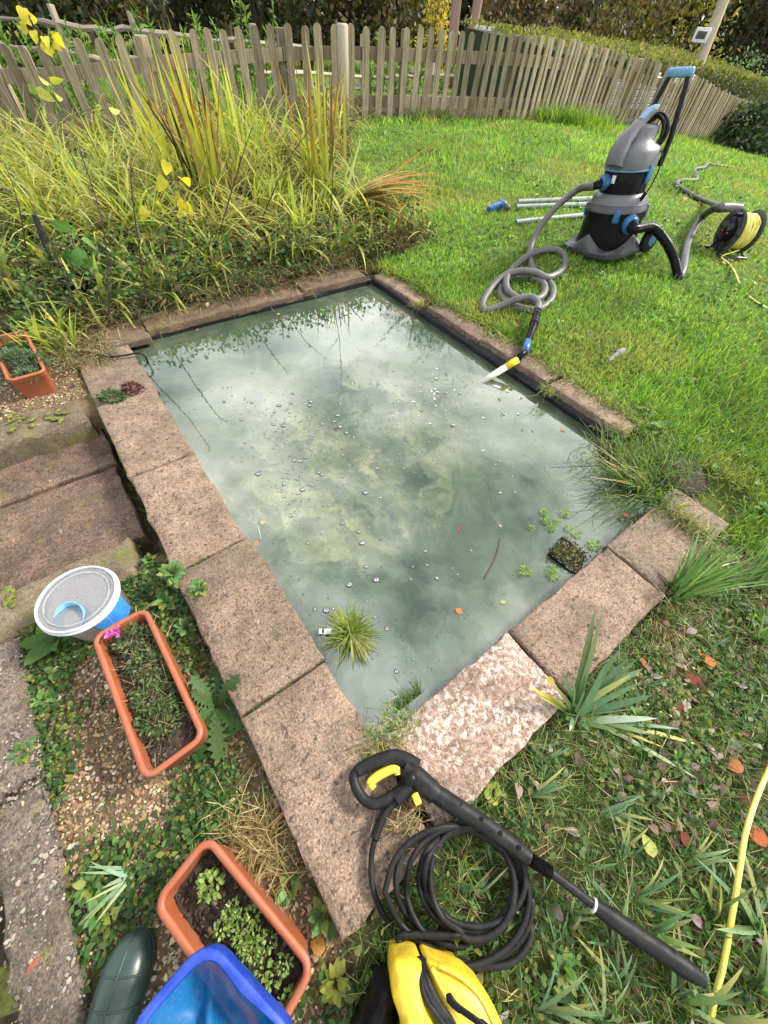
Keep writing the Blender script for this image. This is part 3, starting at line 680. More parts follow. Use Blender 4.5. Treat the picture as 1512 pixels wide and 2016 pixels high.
# ------------------------------------------------------------------ picket fence
def picket_vf(w=.108, t=.028, h=.95):
    n = 7; a = np.linspace(0, math.pi, n); x = np.concatenate([[-w / 2], -w / 2 * np.cos(a), [w / 2]]); z = np.concatenate([[0], h - w * .55 + w * .55 * np.sin(a), [0]])
    k = len(x); f = np.stack([x, np.full(k, -t / 2), z], 1); r = np.stack([x, np.full(k, t / 2), z], 1)
    F = [[k + i for i in range(k)][::-1], list(range(k))]
    for i in range(k): F.append([i, k + i, k + (i + 1) % k, (i + 1) % k])
    return np.concatenate([f, r]), [f_[::-1] for f_ in F]
fp = spline(FENCE, 12); sarc = np.concatenate([[0], np.cumsum(np.linalg.norm(np.diff(fp[:, :2], axis=0), axis=1))])
def at_s(s):
    p = np.array([np.interp(s, sarc, fp[:, i]) for i in range(3)]); q = np.array([np.interp(s + .05, sarc, fp[:, i]) for i in range(3)]); d = q - p; return p, math.atan2(d[1], d[0])
fence = thing('picket_fence', 'long weathered wooden picket fence with round topped pickets behind the lawn', 'fence', (fp[0][0], fp[0][1], 0))
FL = np.array(fence.location)
sref = np.array([sarc[np.argmin(np.linalg.norm(fp[:, :2] - np.array(q_), axis=1))] for q_ in ((-1.13, 8.6), (.33, 9.2), (1.78, 9.74))])
pm = [[MB().add(picket_vf(w_, .024, .95 + h)).mesh('picket', PICK, smooth=False) for h in (0, .012, -.012)] for w_ in (.108, .09, .076)]
s = .1; k = 0
while s < sarc[-1]:
    gap = float(np.interp(s, sref, (.222, .165, .146)))
    p, a = at_s(s); n = np.array([math.sin(a), -math.cos(a), 0])
    o = bpy.data.objects.new('picket', pm[0 if gap > .2 else 1 if gap > .155 else 2][rng.integers(3)]); COL.objects.link(o); o.parent = fence
    zz = gz(p[0], p[1]); zz = .5 * zz + .5 * p[2]
    o.location = p + n * .012 - FL; o.location.z = zz + rng.normal(0, .008) - .01
    o.rotation_euler = (rng.normal(0, .015), rng.normal(0, .018), a + rng.normal(0, .02)); s += gap * (1 + rng.normal(0, .03)); k += 1
for h in (.2, .68):
    L0 = 0.0
    while L0 < sarc[-1]:
        L1 = min(L0 + 1.86, sarc[-1]); q = [at_s(x)[0] + np.array([math.sin(at_s(x)[1]), -math.cos(at_s(x)[1]), 0]) * -.03 + [0, 0, h] for x in np.linspace(L0 + .01, L1 - .01, 4)]
        sd_ = np.array([math.sin(at_s(L0)[1]), -math.cos(at_s(L0)[1]), 0]); MB().add(loft([np.array([x_ + sd_ * i_ * .018 + [0, 0, k_ * .065] for i_, k_ in ((-1, -1), (1, -1), (1, 1), (-1, 1))]) for x_ in q])).build('rail', PICK, fence, smooth=False); L0 = L1
s = 0.0
while s < sarc[-1] + .1:
    p, a = at_s(min(s, sarc[-1])); n = np.array([math.sin(a), -math.cos(a), 0]); V_ = bbox(.15 if s < sref[0] else .11, .11, 1.1, .02, 2)
    MB().add(xf(V_, RT(p - n * .095 + [0, 0, .37], a))).build('post', PICK, fence, sharp=40); s += 1.86
p = P(676, 240); p = np.array([p[0], p[1], gz(p[0], p[1])]); pp, a = at_s(sarc[np.argmin(np.linalg.norm(fp[:, :2] - p[:2], axis=1))])
MB().add(xf(lathe([(.085, -.2), (.082, .5), (.08, .93), (.06, .95)], 12), RT(pp + np.array([math.sin(a), -math.cos(a), 0]) * .075))).build('post', RAILW, fence)['label'] = 'pale round post with a split top'

# split rail fence further back
def railfence(name, label, pts, sag=.03):
    e = thing(name, label, 'fence', (pts[0][0], pts[0][1], gz(pts[0][0], pts[0][1])))
    for i in range(len(pts) - 1):
        a, b_ = np.array(pts[i]), np.array(pts[i + 1])
        for dz in (-.05, -.42):
            t = np.linspace(0, 1, 7)[:, None]; q = a + (b_ - a) * t; q[:, 2] += dz + rng.normal(0, .02, 7); q[:, :2] += rng.normal(0, .02, (7, 2))
            MB().add(tube(q, .05 * (1 + rng.normal(0, .15, 7)), 6, flat=.8)).build('rail', RAILW, e, sharp=50)
    for p in pts:
        g = gz(p[0], p[1]); MB().add(xf(bbox(.11, .09, p[2] - g + .3, .012), RT((p[0], p[1], (p[2] + g) / 2 + .02), rng.uniform(0, 3)))).build('post', RAILW, e, sharp=40)
railfence('rail_fence', 'grey split rail fence on posts behind the picket fence', [px(-60, 18, 1.0), px(110, 38, 1.0), px(262, 52, 1.0), px(500, 76, 1.0), px(715, 92, .95), px(935, 108, .86)])
railfence('rail_fence', 'low pale rail fence beside the lane', [ray(730, 122, 15), ray(850, 140, 14.5), ray(945, 158, 15)])

# things behind the fence
q = ray(945, 112, 14.2); e = thing('notice_board', 'white board on short legs behind the picket fence', 'board', (q[0], q[1], gz(q[0], q[1])))
g = gz(q[0], q[1]); MB().add(xf(bbox(.46, .04, .5, .01), RT((q[0], q[1], q[2] + .2), .1))).build('panel', WHITE, e, sharp=40)
for dx in (-.19, .19): MB().add(xf(bbox(.035, .035, q[2] - g + .2, .006), RT((q[0] + dx, q[1] + .05, (q[2] + g) / 2), .1))).build('leg', BARK, e, sharp=40)
def s_px(x_, y_): q_ = ray(x_, y_, 5); return sarc[np.argmin(np.abs(np.arctan2(fp[:, 0], fp[:, 1]) - math.atan2(q_[0], q_[1])))]
p, a = at_s(s_px(1262, 225)); n = np.array([p[0], p[1], 0]) / np.hypot(p[0], p[1])
e = thing('garden_screen', 'low white slatted screen standing behind the picket fence', 'screen', p + n * .5)
for r_ in range(7): MB().add(xf(bbox(2.3, .02, .085, .004, 1), RT(p + n * .5 + [0, 0, .1 + r_ * .098], a))).build('slat', WHITE, e, smooth=False)
for x in (-1.1, 0, 1.1): MB().add(xf(bbox(.06, .04, .85, .004, 1), RT(p + n * .54 + np.array([math.cos(a), math.sin(a), 0]) * x + [0, 0, .36], a))).build('post', WHITE, e, smooth=False)
p, a = at_s(s_px(1150, 195)); n = np.array([p[0], p[1], 0]) / np.hypot(p[0], p[1])
e = thing('compost_bin', 'dark boarded compost bin behind the picket fence', 'compost bin', p + n * .9)
for r_ in range(5): MB().add(xf(bbox(.9, .025, .11, .004, 1), RT(p + n * .6 + [0, 0, .0 + r_ * .13], a))).build('plank', BARK, e, smooth=False)
for x in (-.42, .42): MB().add(xf(bbox(.07, .9, .6, .004, 1), RT(p + n * 1.06 + np.array([math.cos(a), math.sin(a), 0]) * x + [0, 0, .24], a))).build('side_panel', BARK, e, smooth=False)

# hedge following the fence
hd = thing('hedge', 'long clipped hedge with a sunlit top just behind the picket fence', 'hedge', (8, 16, -.4))
sa = s_px(1190, 110)
def hedge_pt(t, w_, up):
    """t along, w_ across from front to back, up 0..1 from the ground to the top"""
    s = sa + (sarc[-1] + 3.0 - sa) * t; p, a = at_s(min(s, sarc[-1] - .06)); d = np.array([math.cos(a), math.sin(a)])
    q = p[:2] + d * max(0, s - sarc[-1]) + np.array([-d[1], d[0]]) * (.55 + 3.2 * w_)
    zt = (1.2 - .42 * t ** 1.3) * (1 - w_) + (1.42 - .22 * t) * w_; zb = float(p[2]) - .3
    return np.array([q[0], q[1], zb + (zt - zb) * up])
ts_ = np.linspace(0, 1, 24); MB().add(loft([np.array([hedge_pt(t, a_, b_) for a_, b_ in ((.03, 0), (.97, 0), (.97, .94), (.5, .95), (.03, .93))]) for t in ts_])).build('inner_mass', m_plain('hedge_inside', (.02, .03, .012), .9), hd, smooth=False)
lt = leaf_tmpl('ovate', 2); b = MB()
n1 = 13000; tp = np.array([hedge_pt(t, w_, 1 + rng.normal(0, .02)) for t, w_ in zip(rng.random(n1), rng.random(n1))])
n2 = 7000; sp_ = np.array([hedge_pt(t, rng.normal(0, .02), u_) for t, u_ in zip(rng.random(n2), rng.random(n2) ** .7)])
for pts, cols, up in ((tp, [(.15, .18, .045), (.2, .21, .06), (.11, .15, .035), (.25, .24, .08)], .9), (sp_, [(.05, .085, .02), (.08, .11, .03), (.10, .09, .04)], .2)):  # sunlight put into the palettes: top leaves lighter, front leaves darker
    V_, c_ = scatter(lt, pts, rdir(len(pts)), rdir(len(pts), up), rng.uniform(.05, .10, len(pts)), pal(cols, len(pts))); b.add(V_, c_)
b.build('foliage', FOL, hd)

# shrubs and trees
def crown_pts(n, c, r, lumps=9, shell=.55):
    c = np.asarray(c, float); r = np.asarray(r, float)
    lc = rdir(lumps) * rng.uniform(.25, .72, (lumps, 1)); lr = rng.uniform(.35, .6, lumps)
    k = rng.integers(0, lumps, n); d = rdir(n) * (shell + (1 - shell) * rng.uniform(0, 1, n)[:, None])
    return c + (lc[k] + d * lr[k][:, None]) * r
def branches(b, p, h, n, r, spread=.8, n0=.35):
    for _ in range(n):
        a = rng.uniform(0, 6.28); z0 = rng.uniform(n0, .8) * h; q = [p + [0, 0, z0]]; L = rng.uniform(.35, .6) * h
        for t in range(1, 5): q.append(q[-1] + np.array([math.cos(a) * spread, math.sin(a) * spread, .75 + rng.normal(0, .2)]) * L / 5 + rng.normal(0, .05, 3))
        b.add(tube(spline(q, 2), np.linspace(r * .45, r * .08, 9), 5))
def tree(x, y, h, r, cols, label, n=2200, leaf=.2, tr=.16, bark=None, crown=(.62, .42), group='trees in the wood beyond the lane', name='tree', lean=0, fork=False):
    z = float(gz(x, y)); p = np.array([x, y, z - .1]); e = thing(name, label, 'tree', (x, y, z), group=group); b = MB()
    for sgn in ((-1, 1) if fork else (0,)):
        q = [p + np.array([sgn * .22 + sgn * .1 * t * h * .3 + lean * t, rng.normal(0, .03), t * h * .9]) for t in np.linspace(0, 1, 6)]
        b.add(tube(spline(q, 3), np.linspace(tr, tr * .25, 16) * (1 + rng.normal(0, .03, 16)), 9))
    branches(b, p, h, 9, tr); b.build('trunk', bark or BARK, e)
    c = p + [lean * .6, 0, h * crown[0]]; pts = crown_pts(n, c, (r, r, h * crown[1]), 12, .3)
    V_, c_ = scatter(leaf_tmpl('ovate', 2), pts, rdir(n, -.3), rdir(n, .6), rng.uniform(.7, 1.3, n) * leaf, pal(cols, n, .25))
    MB().add(V_, c_).build('crown', FOL, e); return e
def shrub(x, y, h, r, cols, label, n=1500, leaf=.12, group=None, name='shrub', kind='ovate', stems=8, base=.0, inner=True):
    z = float(gz(x, y)); p = np.array([x, y, z]); e = thing(name, label, 'shrub', p, group=group); b = MB()
    for _ in range(stems):
        a = rng.uniform(0, 6.28); k = rng.uniform(.1, .7) * r; q = [p, p + [math.cos(a) * k * .4, math.sin(a) * k * .4, h * .4], p + [math.cos(a) * k, math.sin(a) * k, h * .9]]
        b.add(tube(spline(q, 4), np.linspace(.02, .005, 9) * max(.4, h * .5), 5))
    b.build('stems', STEM, e)
    pts = crown_pts(n, p + [0, 0, h * .5 + base], (r, r, h * .52), 14, .25); pts[:, 2] = np.maximum(pts[:, 2], z + .02)
    V_, c_ = scatter(leaf_tmpl(kind, 2), pts, rdir(n, -.2), rdir(n, .8), rng.uniform(.6, 1.3, n) * leaf, pal(cols, n, .25))
    MB().add(V_, c_).build('foliage', FOL, e); return e
DK = [(.025, .036, .015), (.038, .05, .02), (.05, .052, .022), (.02, .028, .014)]; BR = [(.12, .085, .048), (.085, .062, .035), (.07, .065, .027), (.15, .11, .06)]; OL = [(.07, .085, .025), (.10, .10, .035), (.14, .125, .045)]; YL = [(.55, .42, .06), (.45, .38, .08), (.3, .3, .07), (.62, .5, .1)]
for i, (x_, d, h, r, pl, lb) in enumerate([(-150, 17, 3, 2.2, DK, 'dark bush behind the rail fence, first from the field corner'), (40, 18, 3, 2.3, DK, 'dark bush with a dry grey edge behind the rail fence'), (210, 19, 3.0, 2.2, DK + BR, 'dark brown bush behind the highest part of the rail fence'),
        (370, 20, 3.2, 2.3, DK, 'very dark bush behind the middle of the rail fence'), (500, 19, 3.6, 2.2, DK, 'blackish evergreen bush between two rail posts'), (610, 20, 3.4, 2.1, BR, 'rusty brown bush behind the pale fence post'), (720, 21, 3.4, 2.2, DK + BR, 'brown green thicket beside the yellow bush'),
        (800, 22, 3.2, 2.1, BR + OL, 'olive thicket just before the yellow bush'), (1000, 22, 3.2, 2.4, BR, 'bare brown thicket past the forked trunk'), (1090, 23, 3.3, 2.4, BR + DK, 'brown thicket of twigs beyond the fence'), (1170, 24, 3.6, 2.6, BR + OL, 'olive brown thicket before the hedge'), (1240, 25, 3.6, 2.6, DK + OL, 'green bush rising behind the start of the hedge'),
        (1450, 36, 5.0, 4.0, DK, 'dark bush behind the telegraph pole'), (1580, 36, 5, 4, DK, 'dark bush at the end of the hedge')]):
    q = ray(x_, 60, d); shrub(q[0], q[1], h, r, pl, lb, 2300, .17, 'bushes along the wood edge')
q = ray(862, 60, 17.5); shrub(q[0], q[1], 2.4, .8, YL, 'narrow bush with bright yellow leaves beside the forked trunk', 900, .11, name='yellow_shrub')
q = ray(1335, 80, 32); shrub(q[0], q[1], 5.6, 3.2, [(.3, .27, .07), (.2, .2, .055), (.36, .3, .09)], 'large yellow green bush beside the telegraph pole', 2600, .2, name='yellow_shrub')
q = ray(1490, 120, 26); shrub(q[0], q[1], 2.6, 1.9, [(.10, .17, .11), (.14, .22, .14)], 'blue green bush rising above the hedge', 2200, .12)
q = ray(912, 60, 16.5); tree(q[0], q[1], 8, 2.2, OL + BR, 'pink barked forked tree behind the white board', 1100, .14, .15, BARKP, (.75, .28), name='forked_tree', fork=True)
for i, (x_, d, h, r, pl, lb) in enumerate([(-60, 24, 8, 3, DK + OL, 'dark tree at the field corner'), (180, 25, 8.5, 3, DK, 'dark leafed tree over the rail fence'), (330, 23, 8, 2.6, BR + OL, 'thin tree with brown leaves over the rail fence'), (450, 26, 9, 3.2, DK, 'tall dark tree behind the blackish evergreen'), (590, 25, 9, 3, OL, 'olive tree behind the rusty bush'),
        (740, 26, 9.5, 3.2, BR + OL, 'autumn brown tree behind the thicket'), (1040, 27, 9.5, 3.3, BR + OL, 'brown green tree past the forked trunk'), (1180, 29, 9.5, 3.4, BR + OL, 'half bare brown tree above the hedge'), (1290, 33, 9, 3.6, OL + DK, 'tree with dark trunk behind the yellow green bush'), (1460, 38, 10, 4, DK + OL, 'dark tree past the telegraph pole')]):
    q = ray(x_, 60, d); tree(q[0], q[1], h * .82, r, pl, lb, 1500, .24, .15 if i != 8 else .3)
# the wood behind reads as one mass
N = 26000; an = rng.uniform(-1.15, 1.3, N); d = rng.uniform(38, 46, N); z = rng.uniform(-1.5, 8.0, N) * (.6 + .4 * np.sin(an * 9) ** 2)
V_, c_ = scatter(leaf_tmpl('ovate', 2), np.stack([np.sin(an) * d, np.cos(an) * d, z], 1), rdir(N), rdir(N, .5), rng.uniform(.6, 1.2, N), pal(DK + BR[:2], N, .25))
tag(MB().add(V_, c_).build('woodland', FOL), 'dark wood closing off the view behind the trees', 'woodland', kind='stuff')
# ivy at the end of the fence
q = ray(1532, 238, 17.2); N = 9000; pts = crown_pts(N, (q[0], q[1], -.1), (1.55, 1.5, .95), 14, .6)
e = thing('ivy_bush', 'dark ivy covered mound at the far end of the picket fence', 'bush', (q[0], q[1], float(gz(q[0], q[1]))))
V_, c_ = scatter(leaf_tmpl('heart', 2), pts, rdir(N, -.5), rdir(N, .7), rng.uniform(.07, .13, N), pal([(.035, .065, .02), (.055, .09, .03), (.09, .12, .05)], N)); MB().add(V_, c_).build('foliage', FOLD, e)
MB().add(xf(lathe([(.75, -.6), (.85, 0), (.6, .35), (.1, .45)], 14), RT((q[0], q[1], -.2)))).build('inner_mass', bpy.data.materials['hedge_inside'], e)
# telegraph pole
q = ray(1381, 112, 17.5); tp_ = ray(1430, -12, 17.5); g = float(gz(q[0], q[1])); e = thing('telegraph_pole', 'leaning pale telegraph pole with a small white sign behind the hedge', 'telegraph pole', (q[0], q[1], g))
ax = tp_ - q; MB().add(tube([q - ax * (q[2] - g) / ax[2], q, tp_, tp_ + ax * 1.2], [.135, .13, .12, .10], 10)).build('pole', RAILW, e)
q2 = ray(1381, 69, 17.2); sg = MB().add(xf(bbox(.34, .05, .24, .02), RT(q2, -.5))).build('sign', WHITE, e, sharp=40)
MB().add(xf(bbox(.22, .02, .12, .004), RT(q2 + np.array([math.sin(-.5), -math.cos(-.5), 0]) * .025, -.5))).build('sign_face', DGREY, sg, sharp=40)
# leafy shoots between the two fences
GR = [(.14, .26, .05), (.2, .33, .07), (.10, .2, .04)]
for x_, y_, h, lb in [(45, 205, .95, 'bright green leafy shoots by the fence corner'), (160, 190, .9, 'bright green bush behind the yellowed leaf stem'), (275, 170, 1.0, 'bright green bush under the dip of the rail fence'), (430, 150, .9, 'leafy green bush behind the tall red tipped clump'), (505, 145, 1.0, 'tall green shoot rising over the pickets'), (740, 205, .75, 'fern like green plant behind the pickets by the pale post'), (795, 200, .8, 'thin yellow green bush behind the pickets')]:
    q = P(x_, y_); dd = 1.12 if y_ < 180 else 1.05
    q = np.array([q[0], q[1], 0]); u_ = q[:2] / np.linalg.norm(q[:2]); p, a = at_s(sarc[np.argmin(np.abs(np.arctan2(fp[:, 0], fp[:, 1]) - math.atan2(q[0], q[1])))])
    q = p[:2] + u_ * .75; z = float(gz(*q)); e = thing('leafy_shoots', lb, 'plant', (q[0], q[1], z)); b = MB()
    for _ in range(9):
        o_ = rng.normal(0, .12, 2); top = h * rng.uniform(.75, 1.2); c_ = spline([(q[0] + o_[0], q[1] + o_[1], z), (q[0] + o_[0] * 1.5, q[1] + o_[1] * 1.5, z + top * .5), (q[0] + o_[0] * 2, q[1] + o_[1] * 2, z + top)], 6)
        n = 60; t = rng.uniform(.25, 1, n); pts = np.stack([np.interp(t, np.linspace(0, 1, len(c_)), c_[:, i]) for i in range(3)], 1); dr = rdir(n, .6)
        V_, cc = scatter(leaf_tmpl('lance', 2), pts, dr, rdir(n, 1.5), rng.uniform(.07, .13, n), pal(GR, n)); b.add(V_, cc); b.add(tube(c_, .005, 4), (.1, .16, .04))
    b.build('leaves', FOL, e)
# ------------------------------------------------------------------ pond vacuum
def rrect(lx, ly, rad, z, k=5, cx=0, cy=0):
    out = []
    for sx, sy, a0 in ((1, 1, 0), (-1, 1, 90), (-1, -1, 180), (1, -1, 270)):
        for t in np.linspace(0, 90, k):
            a = math.radians(a0 + t); out.append((cx + sx * (lx / 2 - rad) + rad * math.cos(a), cy + sy * (ly / 2 - rad) + rad * math.sin(a), z))
    return np.array(out)
vb = P(1186, 491); vb = np.array([vb[0], vb[1], float(gz(vb[0], vb[1])) + .01])
va = math.atan2(vb[0], vb[1])
vac = thing('pond_vacuum', 'grey and black pond vacuum with blue clips standing on the lawn', 'vacuum', vb)
tilt = Matrix.Rotation(math.radians(-7.5), 4, Vector((math.sin(va), math.cos(va), 0)))
vac.rotation_euler = (tilt @ Matrix.Rotation(math.radians(-57), 4, 'Z')).to_euler()
vac.scale = (.90, .90, .96)
VM = np.array(Matrix.Translation(vb) @ vac.rotation_euler.to_matrix().to_4x4() @ Matrix.Diagonal((.90, .90, .96, 1)))
def vloc(*p): return VM[:3, :3] @ np.array(p) + VM[:3, 3]
def vpart(name, VF, mat, sharp=45, par=None):
    b = MB()
    for x in (VF if isinstance(VF, list) else [VF]): b.add(x)
    return b.build(name, mat, par or vac, sharp=sharp, local=True)
n = 48; a = np.arange(n) * 2 * math.pi / n
corner = np.abs(np.sin(2 * a)) ** 1.2
zt = .15 - .105 * corner
vpart('base_tray', loft([ring(.30, .30, 0, n, 4.2), ring(.31, .31, .035, n, 4.2), ring(.285, .285, zt * .8, n, 3.2), ring(.268, .268, zt, n, 2.3), ring(.255, .255, zt * .6 + .01, n, 2)]), DGREY)
vpart('lower_tank', lathe([(.25, .02), (.262, .04), (.258, .12), (.248, .27), (.247, .30)], 48), BLACK)
vpart('tank_rim', lathe([(.252, .293), (.258, .297), (.258, .312), (.25, .322), (.243, .345), (.236, .348)], 48), DGREY)
vpart('collar', lathe([(.236, .346), (.222, .385), (.196, .41), (.188, .412)], 48), GREY)
vpart('upper_tank', lathe([(.188, .405), (.186, .47), (.184, .555), (.18, .56)], 48), BLACK)
vpart('trim_ring', lathe([(.187, .548), (.198, .552), (.199, .562), (.188, .566)], 48), BLUEL)
vpart('motor_head', loft([ring(.19, .19, .563, 48, 2.5), ring(.192, .192, .60, 48, 2.5), ring(.184, .184, .655, 48, 2.5), ring(.172, .172, .68, 48, 2.4), ring(.14, .14, .70, 48, 2.2), ring(.118, .118, .72, 48, 2.1), ring(.11, .12, .748, 48, 2, 0, .03), ring(.1, .11, .79, 48, 2, 0, .04), ring(.07, .08, .80, 48, 2, 0, .04)]), GREY)
def arm_sec(y, z, w, h, t):      # front carrying ridge, rising from the front to the back
    c, s = math.cos(t), math.sin(t); q = rrect(w, h, min(w, h) * .3, 0, 4); return np.stack([q[:, 0], y - s * q[:, 1], z + c * q[:, 1]], 1)
vpart('carrying_ridge', loft([arm_sec(-.2, .585, .15, .10, 1.25), arm_sec(-.205, .66, .14, .10, .9), arm_sec(-.165, .735, .11, .08, .6), arm_sec(-.07, .80, .085, .055, .55), arm_sec(.03, .86, .07, .045, .45), arm_sec(.08, .875, .06, .03, .1)]), GREY)
vpart('blue_grip', loft([arm_sec(-.05, .828, .06, .03, .55), arm_sec(.03, .878, .052, .03, .45), arm_sec(.09, .89, .05, .026, .0)]), BLUEL)
vpart('vent_slot', xf(bbox(.03, .004, .012, .001, 1), RT((.03, -.222, .705), 0, -.6)), BLACK)
vpart('badge', xf(bbox(.004, .035, .045, .001, 1), rad_M(math.radians(276), .187, .505)), WHITE) if False else None
q = []
for k in range(9):
    t = np.linspace(0, 2 * math.pi, 18, endpoint=False); rr = .105 + .008 * rng.normal(); y0 = .10 + .011 * k + .008 * rng.normal()
    q += [(rr * math.cos(x) * 1.12, y0 + .018 * math.sin(x), .735 + rr * math.sin(x)) for x in t]
vpart('power_cable', tube(spline(q, 2), .0075, 6), BLACKM)
for sx in (-1, 1):
    vpart('handle_bar', loft([rrect(.042, .026, .008, .56, 3, sx * .16, .17), rrect(.042, .026, .008, .72, 3, sx * .155, .19), rrect(.038, .024, .008, 1.0, 3, sx * .09, .235), rrect(.032, .022, .008, 1.045, 3, sx * .07, .24)]), BLACKM)
vpart('handle_grip', xf(loft([np.stack([np.full(20, x), *(rrect(.042 * k, .05 * k, .018 * k, 0)[:, :2].T)], 1) for x, k in ((-.105, .7), (-.098, 1), (-.04, 1.08), (.04, 1.08), (.098, 1), (.105, .7))]), RT((0, .242, 1.05))), BLUEL)
def rad_M(ang, r, z, tip=0): return frame([r * math.cos(ang), r * math.sin(ang), z], [math.cos(ang), math.sin(ang), tip], [0, 0, 1])
RX = np.array(Matrix.Rotation(math.radians(90), 4, 'Y'))     # z axis -> +x
def conn(name, ang, r, z, k=1.0, tip=0):
    M = rad_M(math.radians(ang), r, z, tip) @ RX
    o = vpart(name, xf(lathe([(.05 * k, -.02), (.052 * k, .02), (.058 * k, .022), (.058 * k, .045), (.05 * k, .048), (.044 * k, .06), (.03 * k, .062)], 20), M), BLUE)
    vpart('collar_ring', xf(lathe([(.030 * k, .05), (.034 * k, .055), (.033 * k, .10), (.027 * k, .125)], 16), M), BLACK, par=o)
conn('inlet_connector', 254, .178, .485, .95, -.15); conn('outlet_connector', 340, .245, .235, 1.15, -.1)
def clip(ang, r, z, h=.09, w=.055):
    M = rad_M(math.radians(ang), r, z); o = vpart('clip', xf(loft([rrect(.012, w, .004, -h / 2), rrect(.02, w, .006, -h * .3), rrect(.022, w * .92, .006, h * .2), rrect(.012, w * .8, .004, h / 2)]), M), BLUE); return o
vpart('badge', xf(bbox(.004, .034, .05, .001, 1), rad_M(math.radians(276), .1865, .505)), WHITE); vpart('ridge_label', xf(bbox(.05, .022, .003, .001, 1), RT((0, -.148, .795), 0, -.62 + 1.2)), WHITE) if False else None
clip(312, .257, .285); clip(215, .257, .285); clip(33, .257, .285); clip(6, .195, .53, .11, .06); clip(186, .195, .53, .11, .06)
for sx in (-1, 1):
    w_ = vpart('wheel', xf(lathe([(.03, -.028), (.085, -.028), (.098, -.018), (.098, .018), (.085, .028), (.03, .028)], 28), RT((sx * .31, .2, .09)) @ RX), BLACKM)
    vpart('wheel_hub', xf(lathe([(.05, .027), (.045, .036), (.01, .038)], 16), RT((sx * .31 + (0 if sx > 0 else 0), .2, .09)) @ (RX if sx > 0 else np.array(Matrix.Rotation(math.radians(-90), 4, 'Y')))), BLUE, par=w_)
pl = spline([(.17, .10, .66), (.225, .06, .63), (.245, .05, .55), (.24, .03, .46), (.225, 0, .40)], 6)
vpart('plug_lead', tube(pl, .006, 6), BLACKM); vpart('plug', xf(lathe([(.010, -.03), (.016, -.025), (.017, .02), (.009, .04)], 12), frame(pl[-1], pl[-1] - pl[-2], [0, 1, .2]) @ RX), BLACK)

# suction hose, ribbed, from the vacuum down into loops on the lawn and over the coping into the pond
p0 = vloc(.30 * math.cos(math.radians(254)), .30 * math.sin(math.radians(254)), .465)
gp = lambda x, y, h=.03: P(x, y, h - .009)
hp = [p0, P(1140, 372, .36), P(1098, 405, .27), P(1064, 446, .15), P(1046, 482, .05), gp(1043, 510), gp(1052, 535), gp(1073, 548), gp(1089, 568), gp(1082, 594), gp(1054, 610), gp(1018, 604), gp(990, 587), gp(985, 566), gp(1001, 548, .035), gp(1034, 543, .04),
      gp(1064, 553, .04), gp(1073, 570, .04), gp(1062, 587, .05), gp(1030, 590, .06), gp(1000, 572, .07), gp(1000, 541, .075), gp(1033, 508, .06), gp(1066, 493, .05), gp(1097, 493, .035), gp(1113, 508), gp(1108, 530), gp(1080, 546, .06), gp(1053, 536, .085), gp(1018, 534, .09), gp(988, 546, .075),
      gp(965, 570, .045), gp(950, 598), gp(957, 611), gp(984, 603, .05), gp(1018, 589, .1), gp(1044, 585, .115), gp(1059, 596, .11), gp(1058, 612, .10)]
hc = spline(hp, 16); L_ = np.concatenate([[0], np.cumsum(np.linalg.norm(np.diff(hc, axis=0), axis=1))]); m = int(L_[-1] / .0085); ts = np.linspace(0, L_[-1], m); hc = np.stack([np.interp(ts, L_, hc[:, i]) for i in range(3)], 1)
sh = thing('suction_hose', 'grey ribbed suction hose looped on the grass and dipping into the pond', 'hose', (hp[-1][0], hp[-1][1], 0))
MB().add(tube(hc, .0255 + .0024 * np.cos(np.arange(m) * math.pi), 10)).build('hose_body', HOSEG, sh)
nz = spline([hp[-1], P(1054, 628, .09), P(1046, 654, .075), P(1039, 672, .07)], 5)
hd_ = MB().add(tube(nz, [.029] * 5 + [.027] * 5 + [.025] * (len(nz) - 10), 12)).build('nozzle_handle', BLACK, sh)
for t in (2, 5, 6): MB().add(tube([nz[t], nz[t + 1]], .031, 12)).build('grip_ring', BLACKM, hd_)
e1 = P(1039, 672, .07); e2 = P(1033, 694, .06); MB().add(tube([e1, e2], [.0265, .0255], 12)).build('blue_sleeve', BLUE, sh)
e3 = px(1018, 709, .035); MB().add(tube(spline([e2, (e2 * .45 + e3 * .55) + [0, 0, .012], e3], 5), .023, 12)).build('bent_joint', BLACK, sh)
e5 = px(936, 760, -.11); e4 = e3 + (e5 - e3) * .26
MB().add(tube([e3 - (e5 - e3) * .01, e4], .0245, 14)).build('yellow_band', YELB, sh); MB().add(tube([e4 - (e5 - e3) * .02, e5], .022, 14)).build('suction_tube', CREAM, sh)

# discharge hose
p0 = vloc(.36 * math.cos(math.radians(340)), .36 * math.sin(math.radians(340)), .215)
dh = thing('discharge_hose', 'black discharge hose bending from the vacuum to the cable reel and away', 'hose', (p0[0], p0[1], 0))
c = spline([vloc(.30 * math.cos(math.radians(340)), .30 * math.sin(math.radians(340)), .225), p0, P(1284, 448, .24), P(1312, 478, .18), P(1328, 512, .1), P(1336, 545, .03)], 12)
L_ = np.concatenate([[0], np.cumsum(np.linalg.norm(np.diff(c, axis=0), axis=1))]); m = int(L_[-1] / .008); ts = np.linspace(0, L_[-1], m); c = np.stack([np.interp(ts, L_, c[:, i]) for i in range(3)], 1); k = np.arange(m) / m
MB().add(tube(c, .034 + np.where((k > .5) & (k < .82), .003, .0008) * np.cos(np.arange(m) * math.pi), 12)).build('ribbed_hose', BLACK, dh)
c = spline([P(1336, 547, .03), P(1344, 530, .05), P(1348, 508, .05), P(1353, 480, .04), P(1368, 448, .05), P(1385, 425, .12), P(1404, 412, .24), P(1422, 409, .285)], 8)
MB().add(tube(c, .033, 10, flat=.75)).build('flat_hose', HOSEB, dh)
